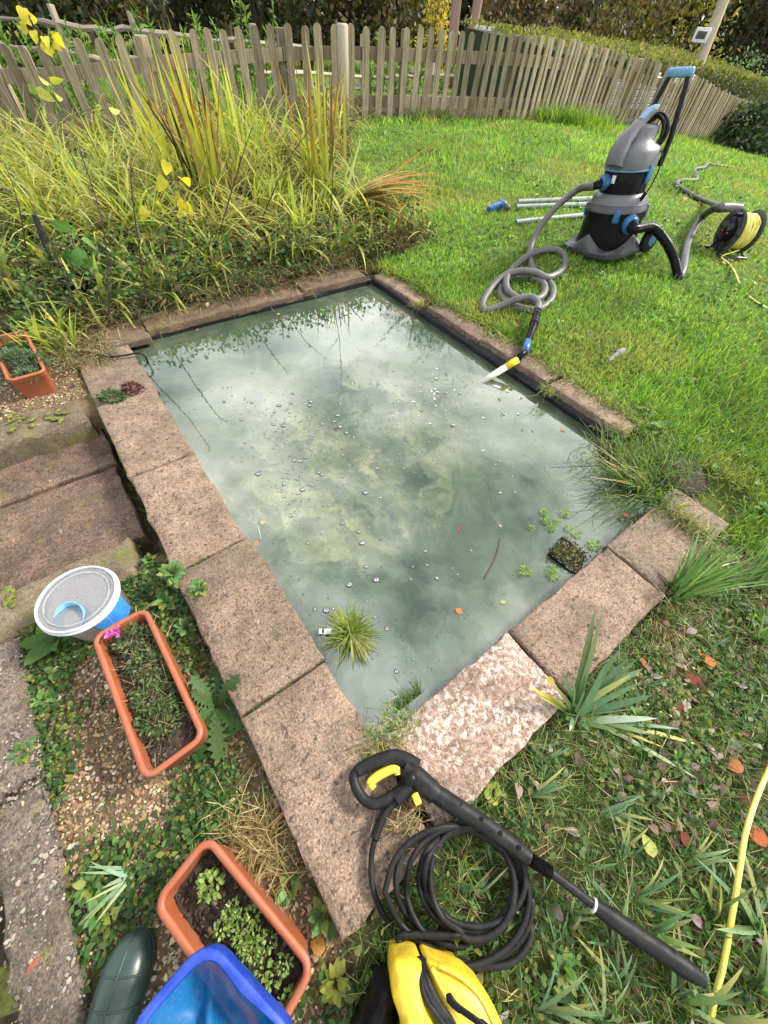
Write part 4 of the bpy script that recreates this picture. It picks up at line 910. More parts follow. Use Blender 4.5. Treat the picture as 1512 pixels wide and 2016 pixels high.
c = spline([P(1418, 409, .285), P(1436, 408, .285), P(1455, 410, .28)], 20)
MB().add(tube(c, .034 + .004 * np.cos(np.arange(len(c)) * math.pi), 12)).build('hose_end', GREY, dh)
c = spline([P(1420, 408, .28), P(1405, 402, .16), P(1392, 397, .05)] + [P(x, y, .02) for x, y in ((1373, 390), (1350, 377), (1335, 366), (1332, 359), (1342, 355), (1358, 355), (1370, 354), (1371, 346), (1366, 337), (1371, 332), (1385, 330), (1392, 323), (1406, 324), (1437, 328), (1465, 334))], 6)
MB().add(tube(c, np.where(np.arange(len(c)) > len(c) - 16, .018, .032), 8, flat=.7)).build('flat_hose', HOSEB, dh)

# cable reel
rc = P(1424, 500); rc = np.array([rc[0], rc[1], float(gz(rc[0], rc[1]))]); ra = math.atan2(rc[0], rc[1])
reel = thing('cable_reel', 'black cable reel wound with yellow cable on the grass', 'cable reel', rc)
reel.rotation_euler = (0, 0, -ra + math.radians(40)); reel.scale = (1.2, 1.2, 1.2)
RM = np.array(Matrix.Translation(rc) @ reel.rotation_euler.to_matrix().to_4x4() @ Matrix.Scale(1.2, 4))
def rpart(name, VF, mat, par=None, sharp=40): return MB().add(VF).build(name, mat, par or reel, local=True, sharp=sharp)
rz_ = .15
for x, nm in ((-.075, 1), (.075, 0)):
    d_ = rpart('disc', xf(lathe([(.05, -.004), (.128, -.004), (.135, 0), (.128, .006), (.05, .006)], 40), RT((x, 0, rz_)) @ RX), DGREY)
    for k in range(8):
        t = k * math.pi / 4; rpart('rib', xf(bbox(.006, .006, .06, .001, 1), RT((x + (.006 if x > 0 else -.006), .095 * math.cos(t), rz_ + .095 * math.sin(t)), 0, -t + math.pi / 2)), BLACKM, d_)
q = []
for lay in range(3):
    t = np.linspace(0, 2 * math.pi * 9, 9 * 16); q += [(-.058 + .116 * (x / t[-1] if lay % 2 == 0 else 1 - x / t[-1]) + rng.normal(0, .003), (.082 + lay * .012) * math.cos(x), rz_ + (.082 + lay * .012) * math.sin(x)) for x in t]
rpart('wound_cable', tube(q, .0068, 5), YELC)
hub = rpart('socket_hub', xf(lathe([(.072, 0), (.072, .014), (.06, .024), (.02, .026)], 28), RT((-.079, 0, rz_)) @ np.array(Matrix.Rotation(math.radians(-90), 4, 'Y'))), BLACK)
for y, z in ((.028, .03), (-.028, .03)): rpart('socket', xf(lathe([(.024, 0), (.024, .012), (.018, .013)], 14), RT((-.102, y, rz_ + z)) @ np.array(Matrix.Rotation(math.radians(-90), 4, 'Y'))), DGREY, hub)
for y in (-.03, .03): rpart('red_switch', xf(bbox(.012, .018, .01, .002, 1), RT((-.106, y, rz_ - .008))), RED, hub)
rpart('plug', xf(bbox(.04, .05, .04, .01), RT((-.12, 0, rz_ - .035))), BLACKM, hub)
rpart('crank_knob', xf(lathe([(.012, 0), (.014, .02), (.01, .05), (.004, .055)], 12), RT((-.082, -.03, rz_ + .105)) @ np.array(Matrix.Rotation(math.radians(-90), 4, 'Y'))), BLACK)
for x in (-.10, .10): rpart('stand', tube(spline([(x, -.11, .012), (x, -.05, .03), (x * .9, 0, rz_ - .02), (x, .05, .03), (x, .11, .012)], 5), .008, 8), BLACKM)
for y in (-.11, .11): rpart('stand_bar', tube([(-.11, y, .012), (.11, y, .012)], .009, 8), DGREY)
tag(MB().add(tube(spline([RM[:3, :3] @ np.array([.02, -.1, .06]) + RM[:3, 3]] + [P(x, y, .03) for x, y in ((1421, 505), (1434, 518), (1446, 535), (1453, 552))] + [P(x, y, h_) for x, y, h_ in ((1458, 562, .0), (1466, 575, -.01), (1477, 585, .02), (1497, 599, .022), (1520, 612, .01), (1560, 640, 0))], 6), .006, 6)).build('yellow_cable', YELC), 'thin yellow cable trailing over the grass from the cable reel', 'cable')
tag(MB().add(tube(spline([P(x, y, h) for x, y, h in ((1640, 1290, .02), (1565, 1400, .02), (1515, 1512, .04), (1490, 1570, .06), (1468, 1640, .065), (1455, 1720, .06), (1440, 1810, .045), (1424, 1900, .03), (1408, 1960, .015), (1392, 2060, .01))], 8), .0068, 10)).build('yellow_hose', YELC), 'yellow hose crossing the weeds beyond the tip of the black lance', 'hose')

# spare tubes and blue nozzle on the lawn
for (x0, y0), (x1, y1), lb in (((1020, 397), (1165, 391), 'pale metal extension tube lying farthest from the pond'), ((1017, 407), (1165, 402), 'pale metal extension tube in the middle of three'), ((1016, 437), (1155, 423), 'pale metal extension tube lying nearest the pond')):
    a_, b_ = P(x0, y0, .03), P(x1, y1, .03); d_ = (b_ - a_) / np.linalg.norm(b_ - a_); e = thing('extension_tube', lb, 'tube', a_ - [0, 0, .03], group='tubes lying by the vacuum')
    MB().add(tube([a_, b_], .021, 14, caps=False)).build('tube_wall', STEEL, e); MB().add(tube([a_ + d_ * .01, a_ + d_ * .012], .0195, 14)).build('dark_mouth', BLACK, e); MB().add(tube([a_ - d_ * .001, a_ + d_ * .014], .0225, 14, caps=False)).build('end_ring', STEEL, e)
a_, b_, c_ = P(963, 412, .035), P(988, 401, .045), P(1002, 411, .03); e = thing('nozzle_head', 'blue suction nozzle lying on the lawn left of the metal tubes', 'nozzle', a_ - [0, 0, .035])
M = frame((a_ + b_) / 2, b_ - a_, [0, 0, 1]); MB().add(xf(bbox(np.linalg.norm(b_ - a_) * 1.1, .06, .05, .012), M)).build('nozzle_body', BLUE, e, sharp=40); MB().add(tube([b_, c_], .026, 12)).build('nozzle_neck', DGREY, e); MB().add(tube([b_ - (c_ - b_) * .3, b_ + (c_ - b_) * .45], .034, 12)).build('nozzle_collar', BLUE, e)
a_ = P(1214, 700, .02); b = MB(); q = np.array([P(1196, 714, .015), P(1206, 704, .022), P(1216, 697, .026), P(1228, 690, .022)])
b.add(tube(spline(q, 5), .018 * (1 + rng.normal(0, .25, 16)), 9)); tag(b.build('grey_scrap', GREYROCK), 'grey crumpled scrap lying on the lawn past the coping', 'scrap')

# ------------------------------------------------------------------ terracotta plastic troughs
def trough(label, M, L, W, H, soil=.72):
    """M: place of the base centre, x along the length"""
    e = thing('planter_trough', label, 'planter', M[:3, 3], Matrix(M.tolist()).to_euler(), group='terracotta plastic troughs'); r = .03
    b = MB(); b.add(loft([rrect(L * .9, W * .82, r, 0), rrect(L * .95, W * .92, r, H * .82), rrect(L * .955, W * .925, r, H * .83), rrect(L * .97, W * .95, r, H * .835), rrect(L * .985, W * .97, r, H - .004), rrect(L * .93, W * .86, r * .8, H - .004), rrect(L * .92, W * .84, r * .8, H * .8), rrect(L * .86, W * .74, r * .7, .01)], True))
    b.build('shell', TERRA, e, local=True, sharp=60)
    c = np.concatenate([rrect(L - .014, W - .014, r, H, 6)]); MB().add(tube(c, .0095, 8, closed=True, flat=.85)).build('rim', TERRA, e, local=True)
    gx_, gy_ = np.meshgrid(np.linspace(-.5, .5, 30), np.linspace(-.5, .5, 14), indexing='ij'); z = H * soil + .018 * (vnoise(gx_ * L, gy_ * W, .05, 12) - .5) + rng.normal(0, .003, gx_.shape)
    n_ = 700; q_ = np.stack([rng.uniform(-.44, .44, n_) * L, rng.uniform(-.38, .38, n_) * W, np.full(n_, H * soil + .002)], 1); V_, c_ = pebbles(q_, .002, .0055, [(.03, .02, .014), (.06, .042, .03), (.02, .014, .01), (.12, .09, .06)]); MB().add(V_, c_).build('soil_crumbs', bpy.data.materials['pebble'], e, local=True)['kind'] = 'stuff'
    ff = ringfaces(30, 14); ff = ff[(np.arange(29 * 14) % 14) != 13]
    MB().add((np.stack([gx_ * L * .90, gy_ * W * .80, z], -1).reshape(-1, 3), [ff])).build('soil', SOIL, e, local=True); return e
def trough_M(c0, c1, c2, z, zb):     # rim corners: c0-c1 long side, c0-c2 short side
    a_, b_, c_ = px(*c0, z), px(*c1, z), px(*c2, z); d_ = b_ - a_; w_ = c_ - a_; m_ = a_ + d_ / 2 + w_ / 2; x = d_ / np.linalg.norm(d_)
    M = frame([m_[0], m_[1], zb], x, [0, 0, 1]); return M, np.linalg.norm(d_), np.linalg.norm(w_ - x * (w_ @ x))
T1, L1, W1 = trough_M((178, 1248), (281, 1532), (291, 1201), .07, -.085); trough('terracotta plastic trough beside the clear tub, filled with thyme', T1, L1, W1, .155)
T2, L2, W2 = trough_M((411, 1642), (626, 1905), (297, 1778), .07, -.085); trough('terracotta plastic trough with bare soil and sedum under the blue net', T2, L2, W2, .155, .66)
q0, q1, q2 = px(92, 731, .1), px(66, 681, .1), px(13, 748, .1); x = (q1 - q0) / np.linalg.norm(q1 - q0); W3 = np.linalg.norm((q2 - q0) - x * ((q2 - q0) @ x)); m_ = q0 + x * .27 + (q2 - q0 - x * ((q2 - q0) @ x)) / 2
T3 = frame([m_[0], m_[1], -.05], x, [0, 0, 1]); trough('terracotta plastic trough at the edge of the wild bed, end on', T3, .54, W3, .15)

# ------------------------------------------------------------------ clear tub of fish food
bc = px(150, 1176, .10); br = np.linalg.norm(px(231, 1150, .10) - bc) * .98; Mx = RT((bc[0], bc[1], -.085)); H = .185
tub = thing('food_tub', 'clear plastic tub of brown pellets with white rimmed lid and blue label', 'tub', (bc[0], bc[1], -.085))
def tp(name, VF, mat, par=None, sharp=50): return MB().add(xf(VF, Mx)).build(name, mat, par or tub, sharp=sharp)
tp('tub_wall', lathe([(br * .80, 0), (br * .82, .006), (br * .93, H - .012)], 48, caps=True), TUBM)
tp('pellets', lathe([(br * .78, .004), (br * .885, H * .76), (br * .5, H * .82), (.005, H * .79)], 40), PELL)
ld = tp('lid', lathe([(br * .94, H - .006), (br * .82, H - .008), (.003, H - .007)], 48, caps=False), LIDM)
tp('lid_rim', lathe([(br * .97, H - .03), (br * 1.0, H - .028), (br * 1.0, H - .004), (br * .985, H), (br * .95, H), (br * .935, H - .007)], 64, caps=False), WHITEP, ld)
tp('rim_bead', xf(tube(ring(br * 1.005, br * 1.005, 0, 64), .0035, 6, closed=True), RT((0, 0, H - .018))), WHITEP, ld)
tp('lid_groove', xf(tube(ring(br * .80, br * .80, 0, 56), .0035, 6, closed=True), RT((0, 0, H - .006))), LIDM, ld)
t = np.linspace(-.75, .35, 14); s_ = []
for z in (.035, H - .034): s_.append(np.stack([(br * (.815 + .115 * z / H) + .002) * np.cos(t), (br * (.815 + .115 * z / H) + .002) * np.sin(t), np.full(14, z)], 1))
tp('label', (np.concatenate(s_), [[i, i + 1, 14 + i + 1, 14 + i] for i in range(13)]), LABELB)
tp('measuring_scoop', xf(lathe([(.02, 0), (.036, .002), (.052, .05), (.055, .05), (.05, .048), (.034, .006)], 24), RT((.015, -.05, H * .74), .4, .4, -.25)), SCOOPB)

# ------------------------------------------------------------------ wellington boot
tq, hq = px(242, 1848, .03), px(174, 2020, .08); fx = (tq - hq); fx[2] = 0; fx /= np.linalg.norm(fx)
bz = -.083; BO = np.array([tq[0], tq[1], bz]) - fx * .318; BM = frame(BO, fx, [0, 0, 1])
boot = thing('wellington_boot', 'dark green rubber wellington boot standing on the gravel', 'boot', BO)
def bring(c, a_, w_, n=24, flatb=0):
    t = np.arange(n) * 2 * math.pi / n; c = np.array(c); a_ = np.array([a_[0], 0, a_[1]]); p = c + np.sin(t)[:, None] * a_ + np.cos(t)[:, None] * np.array([0, w_, 0])
    return p
R_ = [((.055, 0, .40), (-.075, 0), .068), ((.055, 0, .26), (-.066, .0), .06), ((.06, 0, .17), (-.066, -.012), .053), ((.066, 0, .09), (-.072, -.062), .046), ((.115, 0, .066), (-.05, -.058), .045), ((.16, 0, .055), (-.012, -.05), .0475), ((.20, 0, .0485), (0, -.0455), .0525), ((.24, 0, .044), (0, -.041), .0545), ((.272, 0, .04), (0, -.036), .050), ((.297, 0, .036), (0, -.029), .039), ((.312, 0, .032), (0, -.02), .024), ((.318, 0, .03), (0, -.008), .01)]
def bp(name, VF, mat, sharp=None): return MB().add(xf(VF, BM)).build(name, mat, boot, sharp=sharp)
rings = [bring(c, a_, w_) for c, a_, w_ in R_]
# resample smoothly along the foot
rs = spline(np.stack([r_.ravel() for r_ in rings]), 4); bp('upper', loft([r_.reshape(-1, 3) for r_ in rs]), BOOTM)
so_ = np.array([(0, .03), (-.012, 0), (0, -.03), (.05, -.037), (.11, -.036), (.18, -.046), (.24, -.054), (.285, -.046), (.315, -.02), (.322, 0), (.315, .02), (.285, .046), (.24, .054), (.18, .046), (.11, .036), (.05, .037)])
sp2 = spline(so_, 4, closed=True); bp('sole', loft([np.c_[sp2, np.full(len(sp2), z)] for z in (0, .014, .02)]), BOOTM, 50)
for ri in (5.2, 6.2, 7.25):
    r_ = spline(np.stack([x.ravel() for x in rings]), 4)[int(ri * 4)].reshape(-1, 3); q = r_[[k % 24 for k in range(12, 25)]]; bp('moulded_seam', tube(q, .0022, 6), BOOTM)
top = np.array([r_.reshape(-1, 3)[18] for r_ in rs]); bp('moulded_seam', tube(top[14:], .0022, 6), BOOTM)

# ------------------------------------------------------------------ blue pond net
A_, B_, C_ = px(408, 1840, .2), px(232, 2046, .23), px(600, 2052, .2); D_ = B_ + C_ - A_
net = thing('pond_net', 'bright blue square pond net lying over the trough', 'net', (A_[0], A_[1], A_[2] - .15))
def rounded(ps, r, k=6):
    out = []
    for i, p in enumerate(ps):
        a_, b_ = ps[i - 1] - p, ps[(i + 1) % len(ps)] - p; a_ = a_ / np.linalg.norm(a_); b_ = b_ / np.linalg.norm(b_)
        for t in np.linspace(0, 1, k): out.append((1 - t) ** 2 * (p + a_ * r) + 2 * t * (1 - t) * p + t * t * (p + b_ * r))
    return np.array(out)
fr_ = rounded([A_, C_, D_, B_], .055); lp = []
for i in range(len(fr_)):
    a_, b_ = fr_[i], fr_[(i + 1) % len(fr_)]; m = max(1, int(np.linalg.norm(b_ - a_) / .03)); lp += [a_ + (b_ - a_) * t / m for t in range(m)]
lp = np.array(lp); ctr = lp.mean(0); prof = []
for dx, dz in ((0, 0), (.003, .004), (.017, .006), (.021, .002), (.010, -.048), (.006, -.05)):
    v_ = ctr - lp; v_[:, 2] = 0; v_ /= np.linalg.norm(v_, axis=1)[:, None]; prof.append(lp + v_ * dx + [0, 0, dz])
sec = np.stack(prof, 1); V_ = sec.reshape(-1, 3); MB().add((V_, [ringfaces(len(lp), 6, True, True)])).build('frame', NETB, net, sharp=60)
g_ = np.linspace(0, 1, 36); X_, Y_ = np.meshgrid(g_, g_, indexing='ij')
inn = [A_, C_, D_, B_]; inn = [p + (ctr - p) * .05 + [0, 0, -.042] for p in inn]
Q_ = (1 - X_)[..., None] * (1 - Y_)[..., None] * inn[0] + X_[..., None] * (1 - Y_)[..., None] * inn[1] + X_[..., None] * Y_[..., None] * inn[2] + (1 - X_)[..., None] * Y_[..., None] * inn[3]
sag = (np.sin(math.pi * X_) * np.sin(math.pi * Y_)) ** .6; fold = np.exp(-((X_ - .62 * Y_ - .02) / .10) ** 2) * np.clip(Y_ * 3, 0, 1)
k_ = (1 - .2 * ((2 * X_ - 1) * (2 * Y_ - 1)) ** 4)[..., None]; Q_ = Q_[..., :] * k_ + np.mean(inn, 0) * (1 - k_)
Q_[..., 2] -= .095 * sag - .05 * fold * sag + .045 * sag * (vnoise(X_, Y_, .17, 3) - .5)
ff = ringfaces(36, 36); ff = ff[(np.arange(35 * 36) % 36) != 35]; MB().add((Q_.reshape(-1, 3), [ff])).build('net_bag', NETM, net)
MB().add(tube([(B_ + D_) / 2, (B_ + D_) / 2 + (B_ - A_) * .5 + [0, 0, .25]], .014, 10)).build('pole', STEEL, net)

# ------------------------------------------------------------------ pressure washer gun, hose and housing
gun = thing('spray_gun', 'black pressure washer gun with yellow trigger lying on the slab corner', 'spray gun', P(830, 1550))
G_ = lambda x, y, h: P(x, y, max(h, 0)) if True else None
def gpart(name, VF, mat, sharp=40, par=None): return MB().add(VF).build(name, mat, par or gun, sharp=sharp)
Z = lambda pts, z: np.array([px(x, y, z) for x, y in pts])
gpart('handle', tube(spline(Z([(822, 1512), (800, 1498), (775, 1491), (748, 1497), (722, 1507), (704, 1518)], .045), 5), np.linspace(.025, .017, 26), 12, flat=.95), BLACKM)
gpart('guard', tube(spline(Z([(704, 1517), (696, 1530), (702, 1552), (715, 1572), (733, 1582), (755, 1578), (776, 1564), (796, 1552)], .04), 5), [.0145] * 36, 10), BLACKM)
gpart('trigger', tube(spline(Z([(737, 1552), (729, 1542), (741, 1530), (758, 1520), (772, 1514), (782, 1517), (784, 1526)], .05), 5), [.0085] * 5 + [.0125] * 21 + [.010] * 5, 8), YEL)
bd = gpart('gun_body', tube(spline(Z([(795, 1512), (818, 1528), (842, 1550), (870, 1570), (900, 1590)], .045), 5), [.026] * 4 + [.030] * 9 + [.025] * 8, 14), BLACKM)
gpart('pivot_pin', xf(lathe([(.017, 0), (.017, .008), (.012, .011), (.002, .012)], 16), RT(px(806, 1535, .080))), BLACK, par=bd); gpart('yellow_latch', xf(bbox(.02, .03, .02, .005), RT(px(820, 1573, .055), .5)), YEL, par=bd)
gpart('hose_socket', tube(spline(Z([(808, 1548), (792, 1562), (779, 1575)], .04), 4), .019, 12), BLACKM)
l1 = Z([(893, 1585), (960, 1628), (1042, 1690)], .04); gpart('lance_cover', tube(spline(l1, 6), np.linspace(.025, .020, 13), 14), BLACKM)
for x_, y_ in ((873, 1561), (905, 1583), (948, 1612), (985, 1640), (1022, 1668)): gpart('screw_hole', xf(lathe([(.0055, 0), (.006, .003), (.002, .0032)], 8), RT(px(x_, y_, .0615))), BLACK)
gpart('lance_tube', tube(spline(Z([(1038, 1687), (1090, 1722), (1175, 1786)], .032), 5), .0115, 12), BLACKM)
c = spline(Z([(1046, 1693), (1084, 1718)], .034), 22); gpart('ribbed_collar', tube(c, .0155 + .0022 * np.cos(np.arange(len(c)) * math.pi), 10), BLACKM)
gpart('white_ring', tube(Z([(1166, 1780), (1170, 1783)], .032), .0168, 14), WHITEP)
gpart('nozzle_sleeve', tube(spline(Z([(1171, 1783), (1195, 1800), (1240, 1832), (1300, 1872), (1345, 1903), (1385, 1930)], .03), 5), np.concatenate([np.linspace(.0165, .020, 6), np.full(15, .0215), np.linspace(.021, .015, 5)]), 14), BLACKM)
ho = thing('pressure_hose', 'coil of thin black pressure hose lying on the weeds below the gun', 'hose', P(890, 1760))
c = spline(Z([(781, 1572), (762, 1596), (748, 1622), (738, 1652)], .03), 10); MB().add(tube(c, .0125 + .0025 * np.cos(np.arange(len(c)) * math.pi), 8)).build('strain_relief', BLACKM, ho)
pts = [px(738, 1652, .03), P(731, 1690, .02), P(735, 1750, .02), P(762, 1812, .02), P(810, 1858, .025)]
def arc(cx, cy, rx, ry, a0, a1, n, h0, h1, rot=0):
    o_ = []
    for t in np.linspace(0, 1, n):
        a_ = math.radians(a0 + (a1 - a0) * t); x_, y_ = rx * math.cos(a_), ry * math.sin(a_); r_ = math.radians(rot); o_.append(P(cx + x_ * math.cos(r_) - y_ * math.sin(r_), cy + x_ * math.sin(r_) + y_ * math.cos(r_), h0 + (h1 - h0) * t))
    return o_
pts += arc(900, 1772, 150, 132, 118, -20, 7, .025, .03, 18) + arc(905, 1750, 130, 112, -20, -235, 10, .03, .035, 30) + arc(905, 1745, 105, 118, 125, -235, 15, .035, .045, 0) + arc(918, 1735, 92, 100, 125, -235, 14, .045, .05, -20) + arc(935, 1728, 100, 96, 125, -240, 14, .05, .06, 25) + arc(930, 1738, 82, 112, 120, -240, 14, .06, .07, -10) + arc(900, 1765, 142, 138, 120, -200, 14, .05, .045, 25)
pts += [P(760, 1760, .04), P(790, 1820, .04), P(850, 1868, .04), P(930, 1900, .04), P(1000, 1898, .04), P(1035, 1868, .035), P(1046, 1835, .03), P(1038, 1806, .02)]
c = spline(pts, 6); MB().add(tube(c, .0078, 8)).build('hose_body', BLACKM, ho)
def pillow(out, z0, dome, k=(1, 1, .97, .86, .6, .3), dz=(0, .0, .014, .03, .042, .05), rib=0):
    out = spline(out, 4, closed=True); c_ = out.mean(0); secs = []
    for i, (kk, d_) in enumerate(zip(k, dz)):
        s_ = c_ + (out - c_) * kk; s_[:, 2] = z0 if i == 0 else out[:, 2] + d_ * dome
        secs.append(s_)
    return loft(secs)
WB = thing('pressure_washer', 'yellow and black pressure washer housing with cable wound down its middle', 'pressure washer', P(880, 1990))
yh = .10
for nm, o_ in (('yellow_shell', [(772, 1896), (784, 1884), (808, 1879), (829, 1889), (828, 1918), (840, 1975), (858, 2045), (800, 2090), (788, 2010), (771, 1955)]), ('yellow_shell', [(838, 1886), (868, 1896), (908, 1910), (944, 1936), (966, 1968), (992, 2025), (1015, 2090), (915, 2090), (880, 2020), (856, 1955), (843, 1915)])):
    s_ = MB().add(pillow(Z(o_, yh), -.06, .8)).build(nm, YEL, WB, sharp=70)
    if o_[0][0] == 838:
        for q in ([(862, 1900), (905, 1922), (945, 1962), (980, 2030)], [(850, 1905), (872, 1950), (900, 1995), (930, 2050)]): MB().add(tube(spline(Z(q, yh + .034), 5), .0045, 6)).build('moulded_ridge', YEL, s_)
        for q in ([(878, 1958), (905, 1985), (950, 2018), (990, 2060)],): MB().add(tube(spline(Z(q, yh + .038), 5), [.001] + [.008] * 13 + [.006] * 2, 6, flat=.5)).build('dark_slot', BLACK, s_)
for k in range(6):
    j = rng.normal(0, 2.5, 5); MB().add(tube(spline([px(826 + j[0] + k * 1.5, 1886 + abs(j[1]), .10), px(828 + j[1] + k * 3, 1925, .125), px(842 + j[2] + k * 4, 1968, .13), px(868 + j[3] + k * 5, 2010, .13), px(905 + j[4] + k * 5, 2060, .12)], 5), .0062, 7)).build('wound_cable', BLACKM, WB)
o_ = [(735, 1925), (760, 1912), (776, 1925), (776, 1960), (790, 2020), (800, 2080), (700, 2090), (706, 2010), (722, 1960)]
V_, F_ = pillow(Z(o_, .03), -.06, 1.0); V_ = V_ + np.stack([vnoise(V_[:, 0], V_[:, 1], .03, s) - .5 for s in (1, 2, 3)], 1) * .02; MB().add((V_, F_)).build('black_side', BLACK, WB)

# stake, pot and cable at the wild bed
a_ = P(120, 566); top = px(67, 422, .42); a_[2] = gz(a_[0], a_[1]); e = thing('black_pipe', 'black plastic pipe standing upright among the bed grasses', 'pipe', a_)
MB().add(tube(spline([a_, a_ * .5 + top * .5, top], 4), .017, 12, caps=False)).build('pipe_wall', BLACKM, e); MB().add(tube(ring(.017, .017, 0, 16) + top, .004, 6, closed=True)).build('pipe_lip', DGREY, e)
p = P(172, 598); e = thing('plant_pot', 'empty black plant pot hidden in the corner weeds', 'pot', p); MB().add(xf(lathe([(.07, 0), (.095, .15), (.102, .15), (.102, .17), (.092, .17), (.068, .01)], 24, caps=True), RT(p))).build('pot_wall', BLACK, e, sharp=50); MB().add(xf(lathe([(.09, .13), (.003, .135)], 20, caps=False), RT(p))).build('soil', SOIL, e)
tag(MB().add(tube(spline([px(160, 690, .02), px(182, 696, .012), px(215, 702, .008), px(245, 700, .008), px(272, 695, .008), px(286, 702, -.02), px(292, 716, -.08), px(296, 726, -.12)], 5), .006, 7)).build('thin_cable', BLACKM), 'thin black cable crossing the coping into the pond corner', 'cable')
# ------------------------------------------------------------------ lawn
def ground_pts(n, poly, r0, r1, az0=-1.3, az1=1.35, power=1.0):
    """points on the ground inside a plan outline, thinning with distance from where one stands"""
    out = np.zeros((0, 2))
    while len(out) < n:
        m = n * 2; a = rng.uniform(az0, az1, m); t = rng.random(m)
        r = r0 * (r1 / r0) ** t if power == 1 else np.sqrt(r0 ** 2 + (r1 ** 2 - r0 ** 2) * t)
        q = np.stack([r * np.sin(a), r * np.cos(a)], 1); out = np.concatenate([out, q[inpoly(q, poly)]])
    out = out[:n]; return np.c_[out, gz(out[:, 0], out[:, 1])]
def off_coping(p, m=0.0):
    u_, v_ = to_uv(p[:, 0], p[:, 1]); return p[~((u_ > -.33 - m) & (u_ < 2.19) & (v_ > -.31 - m) & (v_ < 3.0))]
p = off_coping(ground_pts(150000, LAWN, 1.3, 19)); N = len(p); d = np.hypot(p[:, 0], p[:, 1])
long_ = vnoise(p[:, 0], p[:, 1], .9, 21); L = (.026 + .036 * rng.random(N)) * (.55 + 1.5 * long_ ** 1.5) + .0028 * d
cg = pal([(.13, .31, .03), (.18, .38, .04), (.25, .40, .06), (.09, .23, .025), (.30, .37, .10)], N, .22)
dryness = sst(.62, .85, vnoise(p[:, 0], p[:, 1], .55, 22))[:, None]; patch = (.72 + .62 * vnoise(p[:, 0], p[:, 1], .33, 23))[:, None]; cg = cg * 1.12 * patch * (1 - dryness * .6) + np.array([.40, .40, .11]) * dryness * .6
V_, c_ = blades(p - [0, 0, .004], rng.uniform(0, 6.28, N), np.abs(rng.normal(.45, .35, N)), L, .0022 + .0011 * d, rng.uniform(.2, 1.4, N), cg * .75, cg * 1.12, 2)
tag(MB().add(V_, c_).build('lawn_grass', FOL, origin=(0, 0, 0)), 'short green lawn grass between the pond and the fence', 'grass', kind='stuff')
# clover, daisy and plantain leaves in the lawn
p = off_coping(ground_pts(10000, LAWN, 1.4, 9)); keep = vnoise(p[:, 0], p[:, 1], .45, 31) > .5; p = p[keep]; N = len(p); p[:, 2] += rng.uniform(.01, .04, N)
V_, c_ = scatter(leaf_tmpl('round', 3), p, rdir(N) * [1, 1, .3], rdir(N, 1.6), rng.uniform(.012, .028, N) * (1 + .12 * np.hypot(p[:, 0], p[:, 1])), pal([(.07, .19, .04), (.13, .28, .07), (.05, .12, .035), (.2, .33, .1)], N)); bl = MB().add(V_, c_)
tag(bl.build('lawn_weeds', FOL, origin=(0, 0, 0)), 'clover and small leaved weeds among the lawn grass', 'weeds', kind='stuff')
# longer grass at the foot of the fence and in the field behind
q = np.array([at_s(s)[0] for s in rng.uniform(2.5, sarc[-1], 6000)]); q[:, :2] += rng.normal(0, .16, (6000, 2)); q[:, 2] = gz(q[:, 0], q[:, 1]); tall = vnoise(q[:, 0], q[:, 1], .8, 5); N = len(q); cg = pal([(.12, .24, .03), (.09, .17, .025), (.2, .26, .06), (.16, .13, .07)], N)
V_, c_ = blades(q, rng.uniform(0, 6.28, N), np.abs(rng.normal(.25, .2, N)), (.08 + .3 * tall ** 2) * rng.uniform(.5, 1.2, N), .012, rng.uniform(.3, 1.3, N), cg * .8, cg * 1.1, 3)
b = MB().add(V_, c_)
gp_ = P(1120, 248); N = 700; q = gp_ + rng.normal(0, .28, (N, 3)) * [1.3, .6, 0]; q[:, 2] = gz(q[:, 0], q[:, 1]); cg = pal([(.14, .27, .03), (.2, .32, .05), (.1, .2, .03)], N); V_, c_ = blades(q, rng.uniform(0, 6.28, N), np.abs(rng.normal(.3, .2, N)), rng.uniform(.2, .38, N), .014, rng.uniform(.3, 1.2, N), cg, cg * 1.15, 3); b.add(V_, c_)
tag(b.build('fence_grass', FOL, origin=(0, 0, 0)), 'long uncut grass along the foot of the picket fence', 'grass', kind='stuff')
far = np.array([(-12, 8), (-4, 9), (0, 10.5), (3.5, 12.4), (9, 17.5), (14, 26), (-14, 28)]); p = ground_pts(14000, far, 8, 26, power=2); N = len(p); cg = pal([(.13, .27, .035), (.18, .32, .05), (.22, .28, .07)], N)
V_, c_ = blades(p, rng.uniform(0, 6.28, N), np.abs(rng.normal(.4, .3, N)), rng.uniform(.08, .2, N), .03, .6, cg * .85, cg * 1.1, 2)
tag(MB().add(V_, c_).build('field_grass', FOL, origin=(0, 0, 0)), 'bright rough grass of the field behind the fence', 'grass', kind='stuff')

